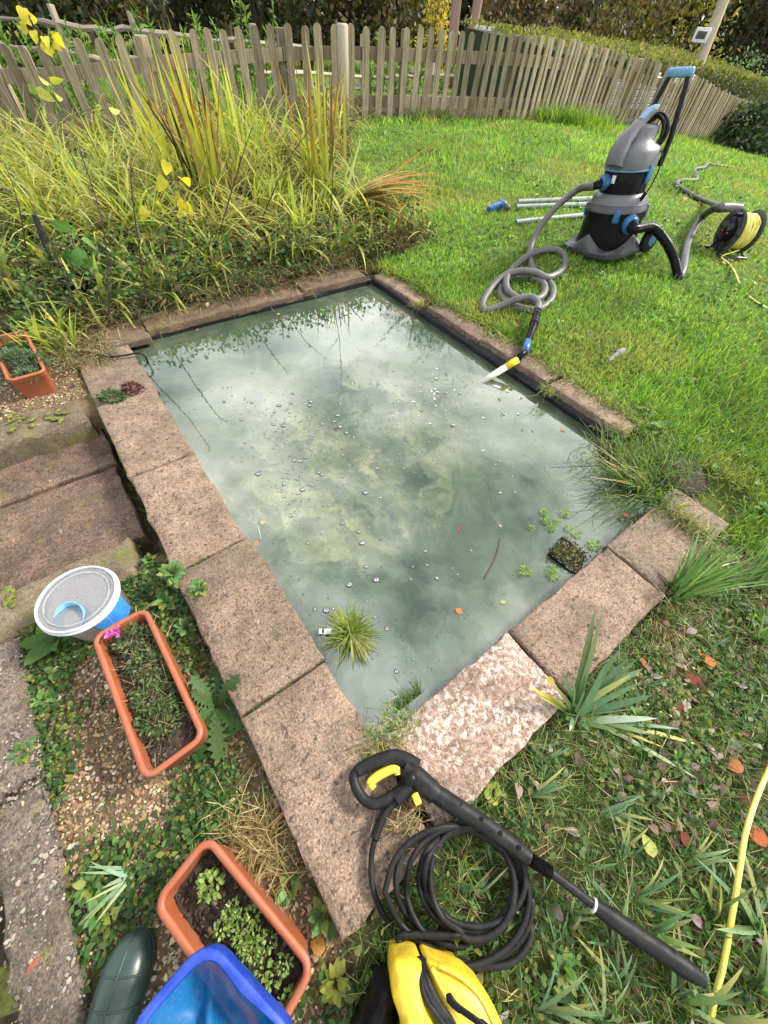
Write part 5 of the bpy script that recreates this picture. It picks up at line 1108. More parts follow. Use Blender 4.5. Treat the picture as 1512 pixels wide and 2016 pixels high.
# ------------------------------------------------------------------ the wild bed beyond the pond
p = ground_pts(5200, BED, 2.0, 9, -1.2, .4); u_, v_ = to_uv(p[:, 0], p[:, 1]); p = p[((v_ > 3.0) | (u_ < -.2))]
YG = [(.36, .42, .07), (.46, .49, .11), (.27, .36, .06), (.55, .54, .18)]; ST = [(.5, .43, .2), (.6, .5, .27), (.4, .32, .16)]; DG = [(.06, .10, .03), (.09, .15, .04), (.05, .08, .025)]; BRN = [(.20, .13, .07), (.14, .09, .05), (.28, .2, .11)]
b = MB(); vv = to_uv(p[:, 0], p[:, 1])[1]; uu = to_uv(p[:, 0], p[:, 1])[0]
sel = rng.permutation(len(p))[:470]
for i in sel:
    v_, u_ = vv[i], uu[i]; front = sst(3.9, 3.15, v_) if u_ > .65 else max(sst(4.4, 3.5, v_), .5 if u_ < -.1 else 0); kind = rng.random()
    if rng.random() < front * .85: kind = .8 + .17 * rng.random()
    if kind < .46: cols, root, L0, W0, n_ = YG, (.22, .2, .06), .62, .023, rng.integers(12, 26)  # root: brown sheath, darkened to stand for shade in the gaps between clumps
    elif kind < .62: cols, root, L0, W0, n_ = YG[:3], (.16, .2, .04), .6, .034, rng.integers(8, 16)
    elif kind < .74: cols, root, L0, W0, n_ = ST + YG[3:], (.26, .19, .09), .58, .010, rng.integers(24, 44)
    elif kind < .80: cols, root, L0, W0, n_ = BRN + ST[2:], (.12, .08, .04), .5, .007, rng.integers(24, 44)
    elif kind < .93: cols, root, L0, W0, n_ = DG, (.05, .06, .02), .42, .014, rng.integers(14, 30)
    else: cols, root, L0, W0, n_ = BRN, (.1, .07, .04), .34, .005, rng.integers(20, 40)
    base = p[i] + rng.normal(0, .03, (n_, 3)) * [1, 1, 0]; base[:, 2] = gz(base[:, 0], base[:, 1]) - .01
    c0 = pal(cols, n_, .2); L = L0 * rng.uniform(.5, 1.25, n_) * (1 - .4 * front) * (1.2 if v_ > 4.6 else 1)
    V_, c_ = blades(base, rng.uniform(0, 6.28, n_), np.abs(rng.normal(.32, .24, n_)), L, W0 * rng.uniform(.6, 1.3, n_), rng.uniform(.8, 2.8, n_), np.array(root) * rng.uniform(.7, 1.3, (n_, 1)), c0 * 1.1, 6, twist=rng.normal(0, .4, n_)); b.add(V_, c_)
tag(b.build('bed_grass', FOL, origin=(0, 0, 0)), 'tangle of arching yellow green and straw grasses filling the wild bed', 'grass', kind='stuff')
# dead straw and thatch hanging over the far coping
N = 2600; u_ = rng.uniform(-.35, 2.1, N); v_ = 3.02 + np.abs(rng.normal(.05, .14, N)); q = PO + PU * u_[:, None] + PV * v_[:, None]; q[:, 2] = gz(q[:, 0], q[:, 1]) + rng.uniform(0, .05, N); az = np.arctan2(-PV[1], -PV[0]) + rng.normal(0, .9, N)
cg = pal(BRN + ST + DG[:2], N, .2); V_, c_ = blades(q, az, np.abs(rng.normal(.75, .3, N)), rng.uniform(.06, .24, N), .0035, rng.uniform(.5, 1.6, N), cg * .8, cg, 4); b = MB().add(V_, c_)
N = 1500; q = P(770, 470) + rng.normal(0, 1, (N, 3)) * [.16, .12, 0]; q[:, 2] = gz(q[:, 0], q[:, 1]) + rng.uniform(0, .08, N); cg = pal(BRN + ST[:1], N, .25); V_, c_ = blades(q, rng.uniform(0, 6.28, N), np.abs(rng.normal(1.1, .3, N)), rng.uniform(.08, .22, N), .004, rng.uniform(.2, 1.2, N), cg * .8, cg, 3); b.add(V_, c_)
N = 700; q = uv_pts(N, -.40, -.12, 2.62, 3.0); q[:, 2] += .04; cg = pal(BRN[2:] + ST + DG, N, .2); V_, c_ = blades(q, np.arctan2(-PV[1], -PV[0]) + rng.normal(.2, .9, N), np.abs(rng.normal(.7, .35, N)), rng.uniform(.06, .2, N), .0035, rng.uniform(.5, 1.5, N), cg * .8, cg, 4); b.add(V_, c_)
tag(b.build('dead_grass', DRY, origin=(0, 0, 0)), 'dead brown grass and straw hanging over the far coping', 'dead grass', kind='stuff')
# low leaves in the bed: nettles, strawberry and creeping weeds
p = ground_pts(16000, BED, 1.9, 6, -1.3, .3); u_, v_ = to_uv(p[:, 0], p[:, 1]); k = ((v_ > 3.03) & (v_ < 3.5 + .5 * (u_ < 1.1)) & (u_ > -.3)) | ((u_ < -.33) & (v_ > 2.3)); p = p[k]; p = p[rng.permutation(len(p))[:5200]]; N = len(p); p[:, 2] += rng.uniform(.01, .30, N)
V_, c_ = scatter(leaf_tmpl('ovate', 3), p, rdir(N) * [1, 1, .5], rdir(N, 1.2), rng.uniform(.02, .05, N), pal([(.05, .11, .025), (.07, .15, .035), (.11, .2, .06), (.035, .07, .02), (.16, .2, .05), (.10, .07, .035)], N)); b = MB().add(V_, c_)
q = uv_pts(2600, -2.5, -.35, 2.36, 3.7); q = q[(vnoise(q[:, 0], q[:, 1], .3, 61) > .35) | (to_uv(q[:, 0], q[:, 1])[1] > 2.75)]; N = len(q); q[:, 2] += rng.uniform(.01, .16, N) * sst(2.4, 3.0, to_uv(q[:, 0], q[:, 1])[1]) + .01
V_, c_ = scatter(leaf_tmpl('ovate', 3), q, rdir(N) * [1, 1, .5], rdir(N, 1.2), rng.uniform(.025, .055, N), pal([(.07, .14, .03), (.11, .19, .05), (.16, .24, .08), (.06, .10, .03)], N)); b.add(V_, c_)
tag(b.build('bed_weeds', FOL, origin=(0, 0, 0)), 'dark low weeds and nettles along the front of the wild bed', 'weeds', kind='stuff')

def sword(name, label, cat, at, n, L, W, lean, curve, cols, tips, az=(0, 6.28), spread=.03, group=None, seg=5, mat=None, zoff=0, lj=.3, flatw=None):
    at = np.asarray(at, float); e = thing(name, label, cat, at, group=group)
    base = at + rng.normal(0, spread, (n, 3)) * [1, 1, 0]; base[:, 2] = at[2] + zoff
    c0 = pal(cols, n, .12); c1 = pal(tips, n, .12) if tips else c0 * 1.1
    V_, c_ = blades(base, rng.uniform(*az, n), np.abs(rng.normal(*lean, n)), L * rng.uniform(1 - lj, 1 + lj, n), W * rng.uniform(.7, 1.2, n), rng.normal(*curve, n), c0, c1, seg, twist=rng.normal(0, .45, n))
    MB().add(V_, c_).build('leaves', mat or FOL, e); return e
G0 = lambda x, y, h=0: P(x, y, 0) + np.array([0, 0, h])
BLADE = [(.26, .36, .05), (.36, .43, .06), (.2, .3, .05), (.44, .46, .08)]; RTIP = [(.3, .06, .03), (.12, .05, .03), (.5, .42, .08), (.4, .38, .1), (.45, .42, .1)]
sword('sword_leaf_plant', 'tall clump of yellow green sword leaves with red tips in the middle of the bed', 'plant', G0(425, 415), 40, .98, .042, (.10, .17), (.12, .12), BLADE, RTIP, spread=.09)
sword('sword_leaf_plant', 'tall clump of sword leaves with one dark red stem by the pale post', 'plant', G0(640, 400), 26, .95, .04, (.08, .13), (.08, .1), BLADE, RTIP, spread=.07)
sword('sword_leaf_plant', 'blackened dying sword leaves inside the middle clump', 'plant', G0(408, 410), 11, .85, .04, (.13, .06), (.1, .1), [(.05, .03, .025)], None, spread=.07)
sword('sword_leaf_plant', 'three pale green sword leaves at the edge of the lawn', 'plant', G0(668, 420), 6, .55, .035, (.3, .08), (.05, .05), [(.35, .45, .2)], None, az=(-.4, .5), spread=.03)
sword('sword_leaf_plant', 'low sword leaf shoot turning red and yellow in front of the bed', 'plant', G0(462, 440), 9, .36, .026, (.16, .12), (.2, .2), [(.38, .4, .08), (.45, .42, .1)], [(.55, .18, .05), (.3, .06, .05), (.55, .5, .1)], spread=.02)
sword('sword_leaf_plant', 'bright upright sword clump at the back beside the tall middle clump', 'plant', G0(480, 370), 26, .8, .038, (.1, .16), (.12, .14), BLADE, None, spread=.09)
sword('sword_leaf_plant', 'upright yellow sword clump left of the tall middle clump', 'plant', G0(340, 380), 24, .85, .034, (.12, .18), (.15, .15), BLADE, RTIP[2:], spread=.1)
for x_, y_, h_, lb in ((92, 692, .2, 'drooping grass clump hanging over the end on trough'), (128, 672, .22, 'grass clump at the back corner of the coping'), (100, 470, .6, 'clump of upright yellow blades beside the black pipe'), (20, 400, .7, 'clump of long yellow blades at the fence corner'), (190, 440, .55, 'clump of yellow blades behind the dock leaves'), (300, 470, .5, 'clump of bright blades below the yellow heart leaves'), (540, 430, .5, 'arching pale clump between the two tall sword clumps'), (600, 470, .48, 'arching striped clump in front of the pale post'), (520, 330, .6, 'straw coloured clump against the pickets'), (230, 360, .62, 'loose straw clump against the left pickets')):
    sword('grass_clump', lb, 'grass clump', G0(x_, y_), 46, h_, .018, (.3, .2), (.9, .6), YG + BLADE[:2], None, spread=.06, seg=6)
# fallen sheaf of coloured leaves lying towards the lawn
fa = G0(702, 440, .2); fd = G0(845, 440, .03) - fa; fd[2] = 0; az0 = math.atan2(fd[1], fd[0])
e = thing('fallen_leaves_sheaf', 'sheaf of yellow, orange and black striped leaves fallen towards the lawn', 'plant', fa); n = 44; c0 = pal([(.42, .42, .10), (.5, .46, .16), (.3, .36, .1)], n, .12); c1 = pal([(.62, .17, .05), (.62, .5, .10), (.08, .04, .05), (.66, .28, .06), (.5, .08, .05)], n, .1)
V_, c_ = blades(fa + rng.normal(0, .03, (n, 3)), az0 - .1 + rng.normal(0, .36, n), rng.normal(1.2, .14, n), rng.uniform(.5, .95, n), .038, rng.normal(.5, .15, n), c0, c1, 5, twist=rng.normal(0, .3, n)); MB().add(V_, c_).build('leaves', FOL, e)

def leafy_stem(name, label, cat, pts, leaves, mat_stem, cols, kind='heart', r=.004, sz=.07, droop=.5, group=None, n=6):
    """pts: stem; leaves: positions (world) or count"""
    c = spline(pts, 6); e = thing(name, label, cat, c[0], group=group); MB().add(tube(c, np.linspace(r, r * .4, len(c)), 6)).build('stem', mat_stem, e)
    if isinstance(leaves, int):
        t = rng.uniform(.25, 1, leaves); L_ = np.stack([np.interp(t, np.linspace(0, 1, len(c)), c[:, i]) for i in range(3)], 1) + rng.normal(0, .012, (leaves, 3))
    else: L_ = np.array(leaves)
    m = len(L_); xd = rdir(m) * [1, 1, .4] - [0, 0, droop]; tm = leaf_tmpl(kind, n, .22, .45); pb = MB()
    for q in L_:
        k_ = max(2, int(np.argmin(np.linalg.norm(c - q, axis=1))) - 2); pb.add(tube(spline([c[k_], (c[k_] + q) / 2 + [0, 0, .012], q], 4), r * .45, 5))
    pb.build('leaf_stalks', mat_stem, e)
    for i in range(m):
        V_, c_ = scatter(tm, L_[i:i + 1], xd[i:i + 1], rdir(1) * .5 + [-.1, -.8, .6], np.array([sz * rng.uniform(.75, 1.25)]), pal(cols, 1, .08)); MB().add(V_, c_).build('leaf', FOL, e)
    return e
YLF = [(.62, .56, .06), (.68, .60, .08), (.55, .5, .07)]
def seen(x, y, ref): return ray(x, y, math.hypot(ref[0], ref[1]) * .93)
s0_ = G0(352, 470)
leafy_stem('yellow_leaf_stem', 'thin stem with big yellow heart leaves in front of the bed', 'plant', [s0_, seen(350, 420, s0_), seen(340, 370, s0_), seen(330, 310, s0_)], [seen(x, y, s0_) for x, y in ((325, 352), (358, 350), (352, 388), (366, 398), (350, 418), (372, 420), (330, 318), (290, 412), (318, 405), (368, 482))], STEM, YLF, sz=.105)
s0_ = G0(215, 400)
leafy_stem('yellow_leaf_stem', 'tall bent stem topped with yellow leaves above the pickets', 'plant', [s0_, seen(190, 300, s0_), seen(120, 160, s0_), seen(80, 60, s0_)], [seen(x, y, s0_) for x, y in ((45, 15), (58, 24), (52, 52), (66, 60), (88, 72), (80, 84), (105, 82), (108, 62), (85, 92), (40, 28))], STEM, YLF, sz=.085)
s0_ = G0(175, 420)
leafy_stem('yellow_leaf_stem', 'stem with pale green pointed leaves against the pickets', 'plant', [s0_, seen(140, 300, s0_), seen(95, 190, s0_)], [seen(x, y, s0_) for x, y in ((75, 150), (95, 152), (105, 180), (90, 205), (70, 175), (200, 208), (215, 215))], STEM, [(.42, .5, .1), (.5, .5, .1)], 'ovate', sz=.1)
s0_ = G0(145, 560)
leafy_stem('dock_plant', 'large dark green dock leaves beside the black pipe', 'plant', [s0_, seen(140, 500, s0_), seen(130, 440, s0_)], [seen(x, y, s0_) for x, y in ((100, 437), (120, 460), (150, 455), (165, 490), (135, 485), (150, 510), (125, 505), (110, 480), (160, 470))], STEM, [(.06, .16, .035), (.10, .24, .05), (.12, .28, .06)], 'ovate', sz=.13)
s0_ = G0(258, 600); leafy_stem('seedling', 'young tree seedling with five green leaves on the far corner slab', 'plant', [s0_, s0_ + [0, 0, .05], s0_ + [.01, 0, .09]], [s0_ + [0.0, 0, .09]] * 6, STEM, [(.12, .26, .06)], 'ovate', sz=.075, droop=0)
for i, (a_, b_, c_) in enumerate([((215, 640), (205, 460), (150, 270)), ((290, 600), (262, 400), (258, 300)), ((420, 500), (470, 330), (500, 240)), ((500, 470), (560, 330), (620, 240)), ((60, 560), (40, 420), (10, 320)), ((160, 630), (110, 500), (60, 400)), ((640, 480), (655, 360), (648, 130))]):
    s0_ = G0(*a_); q = [s0_, seen(*b_, s0_), seen(*c_, s0_)]; e = thing('dry_stem', ['bare dark stem arching over the dock leaves', 'bare dark stem rising before the left pickets', 'bare stem leaning through the middle sword clump', 'bare reddish stem leaning towards the pale post', 'bare dry stem at the fence corner', 'bare dry stem beside the black pipe', 'dark red stem standing inside the sword clump by the pale post'][i], 'stem', s0_)
    c = spline(q, 8); MB().add(tube(c, np.linspace(.006, .002, len(c)), 5)).build('stem', STEM, e)
    for _ in range(3): k = rng.integers(6, len(c) - 2); MB().add(tube([c[k], c[k] + rng.normal(0, .04, 3) + [0, 0, .07]], .002, 4)).build('twig', STEM, e)

# ------------------------------------------------------------------ plants around the coping
GRN = [(.10, .22, .03), (.14, .28, .04), (.2, .3, .06), (.08, .16, .03)]
b0 = px(1258, 945, -.01); e = thing('grass_tussock', 'bright green grass tussock growing over the pond corner', 'grass tussock', b0)
n = 700; base = b0 + rng.normal(0, 1, (n, 3)) * [.10, .11, 0]; base[:, 2] = b0[2] - .03; dv = base - b0
rm = lathe([(.30, -.16), (.27, -.06), (.2, -.02), (.1, -.005), (.01, 0)], 22); rv = rm[0] * [1, .72, 1]; rv[:, :2] *= (1 + .2 * (vnoise(rv[:, 0], rv[:, 1], .05, 3) - .5))[:, None]; rc_ = uvw(1.97, .17, -.012); MB().add(xf((rv, rm[1]), RT(rc_, PROT + 1.2))).build('root_mass', SOIL, e)
rm2 = lathe([(.2, -.12), (.19, -.03), (.12, .012), (.01, .016)], 18); MB().add(xf((rm2[0] * [1, .8, 1], rm2[1]), RT(uvw(2.08, .02, 0), PROT))).build('root_mass', SOIL, e)
base[250:400] = uvw(2.07, .03, -.012) + rng.normal(0, 1, (150, 3)) * [.09, .09, 0]
base[:250] = rc_ + rng.normal(0, 1, (250, 3)) * [.12, .12, 0] - [0, 0, .02]; c0 = pal(GRN, n, .2)
V_, c_ = blades(base, np.arctan2(dv[:, 1] + .02, dv[:, 0] - .09) + rng.normal(0, .7, n), np.abs(rng.normal(.45, .3, n)), rng.uniform(.08, .22, n), .005, rng.uniform(.4, 1.6, n), c0 * .8, c0 * 1.15, 5); MB().add(V_, c_).build('blades', FOL, e)['kind'] = 'stuff'
n = 20; c0 = pal(ST, n); V_, c_ = blades(b0 + rng.normal(0, .06, (n, 3)) * [1, 1, .1], rng.normal(2.9, .5, n), rng.normal(1.1, .15, n), rng.uniform(.18, .36, n), .004, .35, c0, c0, 4); MB().add(V_, c_).build('dry_blades', DRY, e)
for q in ([(1262, 935), (1255, 890), (1247, 838)], [(1285, 930), (1268, 870), (1250, 825)], [(1230, 915), (1180, 870), (1140, 822)]):
    MB().add(tube(spline([P(*q[0], 0), P(*q[1], .10), P(*q[2], .2)], 5), np.linspace(.004, .0018, 11), 5)).build('dead_stalk', STEM, e)
b0 = G0(1232, 975); sword('grass_tussock', 'small bright striped sedge rooted between tussock and corner slab', 'grass tussock', G0(1290, 962), 46, .14, .009, (.7, .3), (.9, .4), [(.2, .36, .06), (.34, .4, .12), (.14, .26, .05)], None, spread=.02)
def sedge(label, x, y, az, n, L, W=.007, dark=0):
    e = sword('sedge', label, 'sedge', G0(x, y), n, L, W, (.55, .25), (.35, .25), [(.09, .2, .045), (.14, .27, .06), (.2, .33, .1)], None, az=az, spread=.018, seg=5, mat=FOLD)
    q = G0(x, y); m = 60; c0 = pal(ST + BRN, m); V_, c_ = blades(q + rng.normal(0, .03, (m, 3)) * [1, 1, 0], rng.uniform(0, 6.28, m), np.abs(rng.normal(1.1, .25, m)), rng.uniform(.06, .16, m), .003, .7, c0 * .8, c0, 4); MB().add(V_, c_).build('dry_blades', DRY, e)
    if dark:
        m = 9; c0 = pal([(.03, .022, .018)], m); V_, c_ = blades(q + rng.normal(0, .02, (m, 3)) * [1, 1, 0], rng.normal(2.2, .5, m), np.abs(rng.normal(.5, .2, m)), rng.uniform(.08, .15, m), .006, rng.uniform(.6, 2, m), c0, c0, 5); MB().add(V_, c_).build('black_blades', DRY, e)
sedge('fan of long green sedge leaves leaning away from the corner slab', 1325, 1172, (-.2, 1.5), 76, .29, .008, 1)
sedge('fan of green and yellow sedge leaves beside the bigger sedge fan', 1470, 1150, (-.6, 1.2), 56, .27)
sedge('dark green strappy clump near the yellow hose', 1490, 1260, (0, 6.28), 36, .13)
IR = [(.085, .175, .075), (.12, .225, .11), (.155, .27, .145), (.10, .19, .065)]
ib = G0(1130, 1405); e = thing('iris_plant', 'large blue green iris fan beside the lichen covered slab', 'iris', ib)
def one_blade(tipx, tipy, h, W, col, tip=None, bend=.25, root=(0, 0)):
    W *= 1.22
    r0 = ib + np.array([root[0], root[1], .0]); t_ = P(tipx, tipy, h); d_ = t_ - r0; Lh = math.hypot(d_[0], d_[1]); L = np.linalg.norm(d_) * 1.04; ln = math.atan2(Lh, d_[2]); az = math.atan2(d_[1], d_[0])
    V_, c_ = blades(r0[None], np.array([az]), ln - bend * .55, L, W, bend, np.array([col]), np.array([tip or col]), 7, twist=np.array([rng.normal(0, .4)]), taper=.6); MB().add(V_, c_).build('leaf', FOLD, e)
for tx, ty, h, W, c_, t_, bd_ in [(1170, 1205, .30, .024, 0, (.2, .25, .11), .05), (1183, 1212, .30, .022, 2, (.2, .22, .1), .05), (1205, 1290, .2, .026, 1, None, .15), (1232, 1300, .16, .028, 0, None, .2), (1262, 1318, .12, .026, 2, None, .25), (1258, 1345, .10, .024, 1, None, .3), (1275, 1392, .07, .026, 1, (.3, .4, .2), .3), (1288, 1415, .05, .024, 2, (.45, .5, .42), .3), (1270, 1445, .03, .024, 3, None, .4), (1105, 1330, .13, .018, 0, None, .2), (1130, 1352, .11, .018, 2, None, .15), (1045, 1355, .10, .017, 3, (.6, .5, .06), .2), (1062, 1372, .07, .015, 3, (.4, .4, .08), .3), (1367, 1465, .015, .016, 3, (.6, .58, .1), .3), (1300, 1470, .02, .014, 3, (.6, .45, .06), .3), (1240, 1330, .15, .02, 2, (.55, .55, .12), .2), (1365, 1530, .02, .014, 2, (.35, .42, .2), .25), (1150, 1360, .12, .02, 1, None, .1), (1160, 1440, .05, .02, 2, None, .9), (1120, 1440, .04, .016, 1, None, .8), (1222, 1275, .2, .02, 1, None, .15), (1190, 1310, .2, .02, 2, None, .1), (1250, 1300, .14, .02, 3, None, .2), (1150, 1330, .16, .018, 0, None, .15), (1280, 1370, .09, .022, 0, None, .3), (1215, 1440, .05, .02, 3, None, .5), (1330, 1435, .03, .018, 2, None, .35), (1085, 1345, .12, .015, 1, (.3, .33, .1), .2)]:
    one_blade(tx, ty, h, W, IR[c_], t_, bd_, rng.normal(0, .012, 2))
def fan(x, y, n, L, W, az, lb, cols=IR, lean=(.85, .3)):
    return sword('iris_seedling', lb, 'iris seedling', G0(x, y, .005), n + 2, L * 1.1, W * .78, lean, (.5, .3), cols, [(.15, .26, .12), (.24, .32, .12), (.42, .38, .1)], az=az, spread=.008, group='small iris plants in the weeds', mat=FOLD)
for x, y, n, L, W, az, lb in [(1060, 1502, 4, .08, .012, (0, 2.5), 'small upright iris seedling at the lichen slab edge'), (1040, 1565, 6, .11, .012, (-.4, .7), 'iris seedling with pale leaves beside the gun lance'), (1185, 1595, 7, .10, .013, (-.5, .5), 'iris seedling fanned flat below the large iris'), (1225, 1685, 7, .09, .012, (.6, 2.6), 'iris seedling standing between lance and fallen leaves'), (1250, 1770, 6, .12, .014, (-.3, .9), 'iris seedling with folded leaf just above the lance'), (1270, 1840, 4, .11, .022, (-.4, .8), 'curled broad iris leaves touching the lance'), (1205, 1860, 5, .11, .011, (1, 3), 'thin iris seedling below the lance ring'), (1060, 1990, 9, .14, .013, (-.5, 1.6), 'wide iris fan near the yellow shell'), (1215, 1925, 6, .10, .013, (0, 3), 'iris seedling under the fat end of the lance'), (1400, 1800, 6, .13, .015, (.8, 2.4), 'iris seedling leaning on the yellow hose'), (1330, 1965, 8, .14, .018, (-.6, 1.8), 'broad iris seedling at the tip of the lance'), (1490, 1830, 7, .17, .028, (.8, 3.2), 'big blue green iris leaves right of the yellow hose'), (1485, 1950, 9, .16, .022, (-.4, 3), 'dense iris clump at the end of the yellow hose'), (1390, 2000, 7, .14, .02, (0, 3), 'low iris clump past the lance tip'), (1180, 2010, 6, .12, .012, (0, 3), 'loose iris leaves in front of the lance'), (930, 1770, 1, .11, .014, (.7, .9), 'single fallen iris blade lying on the black hose coil'), (1120, 1810, 5, .07, .011, (-.4, 1.2), 'tiny iris seedling beside the hose coil'), (1345, 1690, 5, .1, .012, (0, 2), 'iris seedling among the grey fallen leaves')]:
    fan(x, y, n, L, W, az, lb)
fan(265, 1722, 8, .10, .014, (2.8, 4.9), 'pale blue iris fan drooping above the boot toe', [(.25, .42, .3), (.3, .48, .36), (.2, .36, .24)], (1.0, .2))
p = off_coping(ground_pts(280, WEEDY, .05, 2.6, -3.1, 3.1, 2), .03); b = MB()
for q in p:
    n_ = rng.integers(3, 7); c0 = pal(IR + [(.16, .28, .06)], n_, .2); a0 = rng.uniform(0, 6.28)
    V_, c_ = blades(np.repeat(q[None], n_, 0), a0 + rng.normal(0, .7, n_), np.abs(rng.normal(.95, .3, n_)), rng.uniform(.04, .11, n_), rng.uniform(.005, .010, n_), rng.normal(.4, .3, n_), c0 * .8, c0 * 1.1, 4); b.add(V_, c_)
tag(b.build('strap_leaves', FOLD, origin=(0, 0, 0)), 'scattered narrow blue green strap leaves all over the weedy ground', 'ground cover', kind='stuff')
# weedy ground to the side: grass, creeping leaves, litter
p = off_coping(ground_pts(60000, WEEDY, .05, 3.2, -3.1, 3.1, 2), .0); p = p[(vnoise(p[:, 0], p[:, 1], .16, 41) > .3) | (rng.random(len(p)) < .4)]; N = len(p); cg = pal(GRN + GRN + ST[:1] + [(.07, .15, .03), (.16, .24, .06), (.11, .22, .09)], N, .22)
V_, c_ = blades(p, rng.uniform(0, 6.28, N), np.abs(rng.normal(.75, .4, N)), rng.uniform(.02, .075, N), .0028, rng.uniform(.3, 1.5, N), cg * .75, cg * 1.1, 3); b = MB().add(V_, c_)
p = off_coping(ground_pts(6000, WEEDY, .05, 3.2, -3.1, 3.1, 2)); p = p[vnoise(p[:, 0], p[:, 1], .2, 43) > .42]; N = len(p); cg = pal(ST + BRN, N, .2)
V_, c_ = blades(p + [0, 0, .008], rng.uniform(0, 6.28, N), np.abs(rng.normal(1.35, .2, N)), rng.uniform(.04, .15, N), .0022, rng.normal(.25, .3, N), cg, cg, 4); b.add(V_, c_)
tag(b.build('rough_grass', FOL, origin=(0, 0, 0)), 'rough green and straw coloured grass on the weedy ground', 'grass', kind='stuff')
p = off_coping(ground_pts(26000, WEEDY, .05, 3.2, -3.1, 3.1, 2)); p = p[(vnoise(p[:, 0], p[:, 1], .13, 44) > .42) | (rng.random(len(p)) < .25)]; N = len(p); p[:, 2] += rng.uniform(.004, .03, N)
V_, c_ = scatter(leaf_tmpl('ovate', 3), p, rdir(N) * [1, 1, .25], rdir(N, 2), rng.uniform(.012, .03, N), pal([(.06, .13, .03), (.09, .18, .04), (.12, .2, .06), (.045, .09, .03), (.2, .22, .06)], N)); b = MB().add(V_, c_)
# the same creeping weeds on the gravel, in patches
p = uv_pts(17000, -.885, -.335, -.8, 1.06); w_ = vnoise(p[:, 0], p[:, 1], .17, 45) + .35 * sst(-.5, -.36, to_uv(p[:, 0], p[:, 1])[0]) * 0 + .25 * sst(-.1, -.5, to_uv(p[:, 0], p[:, 1])[1]) + .2 * sst(.55, .95, to_uv(p[:, 0], p[:, 1])[1]); p = p[w_ + rng.normal(0, .1, len(p)) > .56]; N = len(p); p[:, 2] += rng.uniform(.008, .03, N)
V_, c_ = scatter(leaf_tmpl('ovate', 3), p, rdir(N) * [1, 1, .25], rdir(N, 2), rng.uniform(.010, .026, N), pal([(.04, .10, .025), (.07, .15, .035), (.10, .19, .05), (.22, .24, .05), (.05, .09, .03)], N)); b.add(V_, c_)
tag(b.build('ground_cover', FOL, origin=(0, 0, 0)), 'creeping small leaved weeds over gravel and soil', 'ground cover', kind='stuff')
# dry tuft and grass on the gravel, moss grasses along the coping edges
b = MB()
q = uv_pts(1400, -.88, -.345, -.8, 1.05); q = q[vnoise(q[:, 0], q[:, 1], .12, 91) > .5]; n = len(q); c0 = pal(GRN + ST + BRN[:1], n, .2); V_, c_ = blades(q, rng.uniform(0, 6.28, n), np.abs(rng.normal(.8, .4, n)), rng.uniform(.015, .06, n), .0022, rng.uniform(.3, 1.5, n), c0 * .8, c0, 3); b.add(V_, c_)
for (x, y), n, L, az, cols in (((505, 1650), 260, .11, (0, 6.28), ST + BRN[:1]), ((540, 1700), 120, .1, (0, 6.28), ST), ((455, 1600), 90, .08, (0, 6.28), ST + GRN[:1]), ((790, 1425), 150, .05, (1, 4), GRN[:2] + ST[:1]), ((745, 1470), 220, .04, (0, 6.28), [(.2, .26, .06), (.14, .2, .05)] + ST[:1]), ((800, 1600), 200, .06, (0, 6.28), BRN + ST), ((1300, 1240), 200, .08, (3.6, 5.4), ST + BRN), ((827, 600), 120, .09, (3, 5), YG + BRN), ((1088, 770), 110, .08, (2.6, 4.6), YG + GRN), ((735, 535), 140, .11, (3, 6), YG + BRN), ((1400, 1085), 160, .08, (3.4, 5.6), BRN + ST), ((1225, 850), 90, .08, (2.5, 5), GRN + ST), ((1345, 1020), 260, .09, (2.6, 5.2), GRN + ST + BRN[:1]), ((1385, 1050), 220, .09, (2.6, 5.2), GRN + ST), ((1300, 985), 160, .09, (3.2, 5.2), GRN)):
    q = G0(x, y); base = q + rng.normal(0, 1, (n, 3)) * [.035, .035, 0]; base[:, 2] = np.maximum(base[:, 2], -.07); c0 = pal(cols, n, .2)
    V_, c_ = blades(base, rng.uniform(*az, n), np.abs(rng.normal(.7, .35, n)), L * rng.uniform(.4, 1.3, n), .0028, rng.uniform(.3, 1.4, n), c0 * .8, c0 * 1.1, 4); b.add(V_, c_)
for v0_, u0_, u1_ in ((.286, -.33, -.03), (.925, -.33, -.03), (1.55, -.33, -.03)):
    n = 26; q = uvw(0, v0_) + PU * rng.uniform(u0_, u0_ + .16, n)[:, None]; q[:, 2] = -.02; c0 = pal(GRN + YG[:1], n); V_, c_ = blades(q, rng.uniform(0, 6.28, n), np.abs(rng.normal(.6, .3, n)), rng.uniform(.02, .045, n), .003, .8, c0, c0, 3); b.add(V_, c_)
for v0_, v1_, n in ((-.32, 2.75, 500),):
    q = uvw(-.345, 0) + PV * rng.uniform(v0_, v1_, n)[:, None]; q[:, 2] = gz(q[:, 0], q[:, 1]); q = q[vnoise(q[:, 0], q[:, 1], .22, 71) > .45]; n = len(q); c0 = pal(GRN + BRN + ST[:1], n); V_, c_ = blades(q, rng.uniform(0, 6.28, n), np.abs(rng.normal(.6, .3, n)), rng.uniform(.03, .09, n), .003, 1.0, c0 * .8, c0, 3); b.add(V_, c_)
q = uv_pts(900, .0, 1.95, -.42, -.30); q[:, 2] = -.03; q = q[vnoise(q[:, 0], q[:, 1], .2, 72) > .4]; n = len(q); c0 = pal(GRN + BRN[:1] + ST[:1], n); V_, c_ = blades(q, rng.uniform(0, 6.28, n), np.abs(rng.normal(.7, .35, n)), rng.uniform(.03, .10, n), .003, 1.0, c0 * .8, c0, 4); b.add(V_, c_)
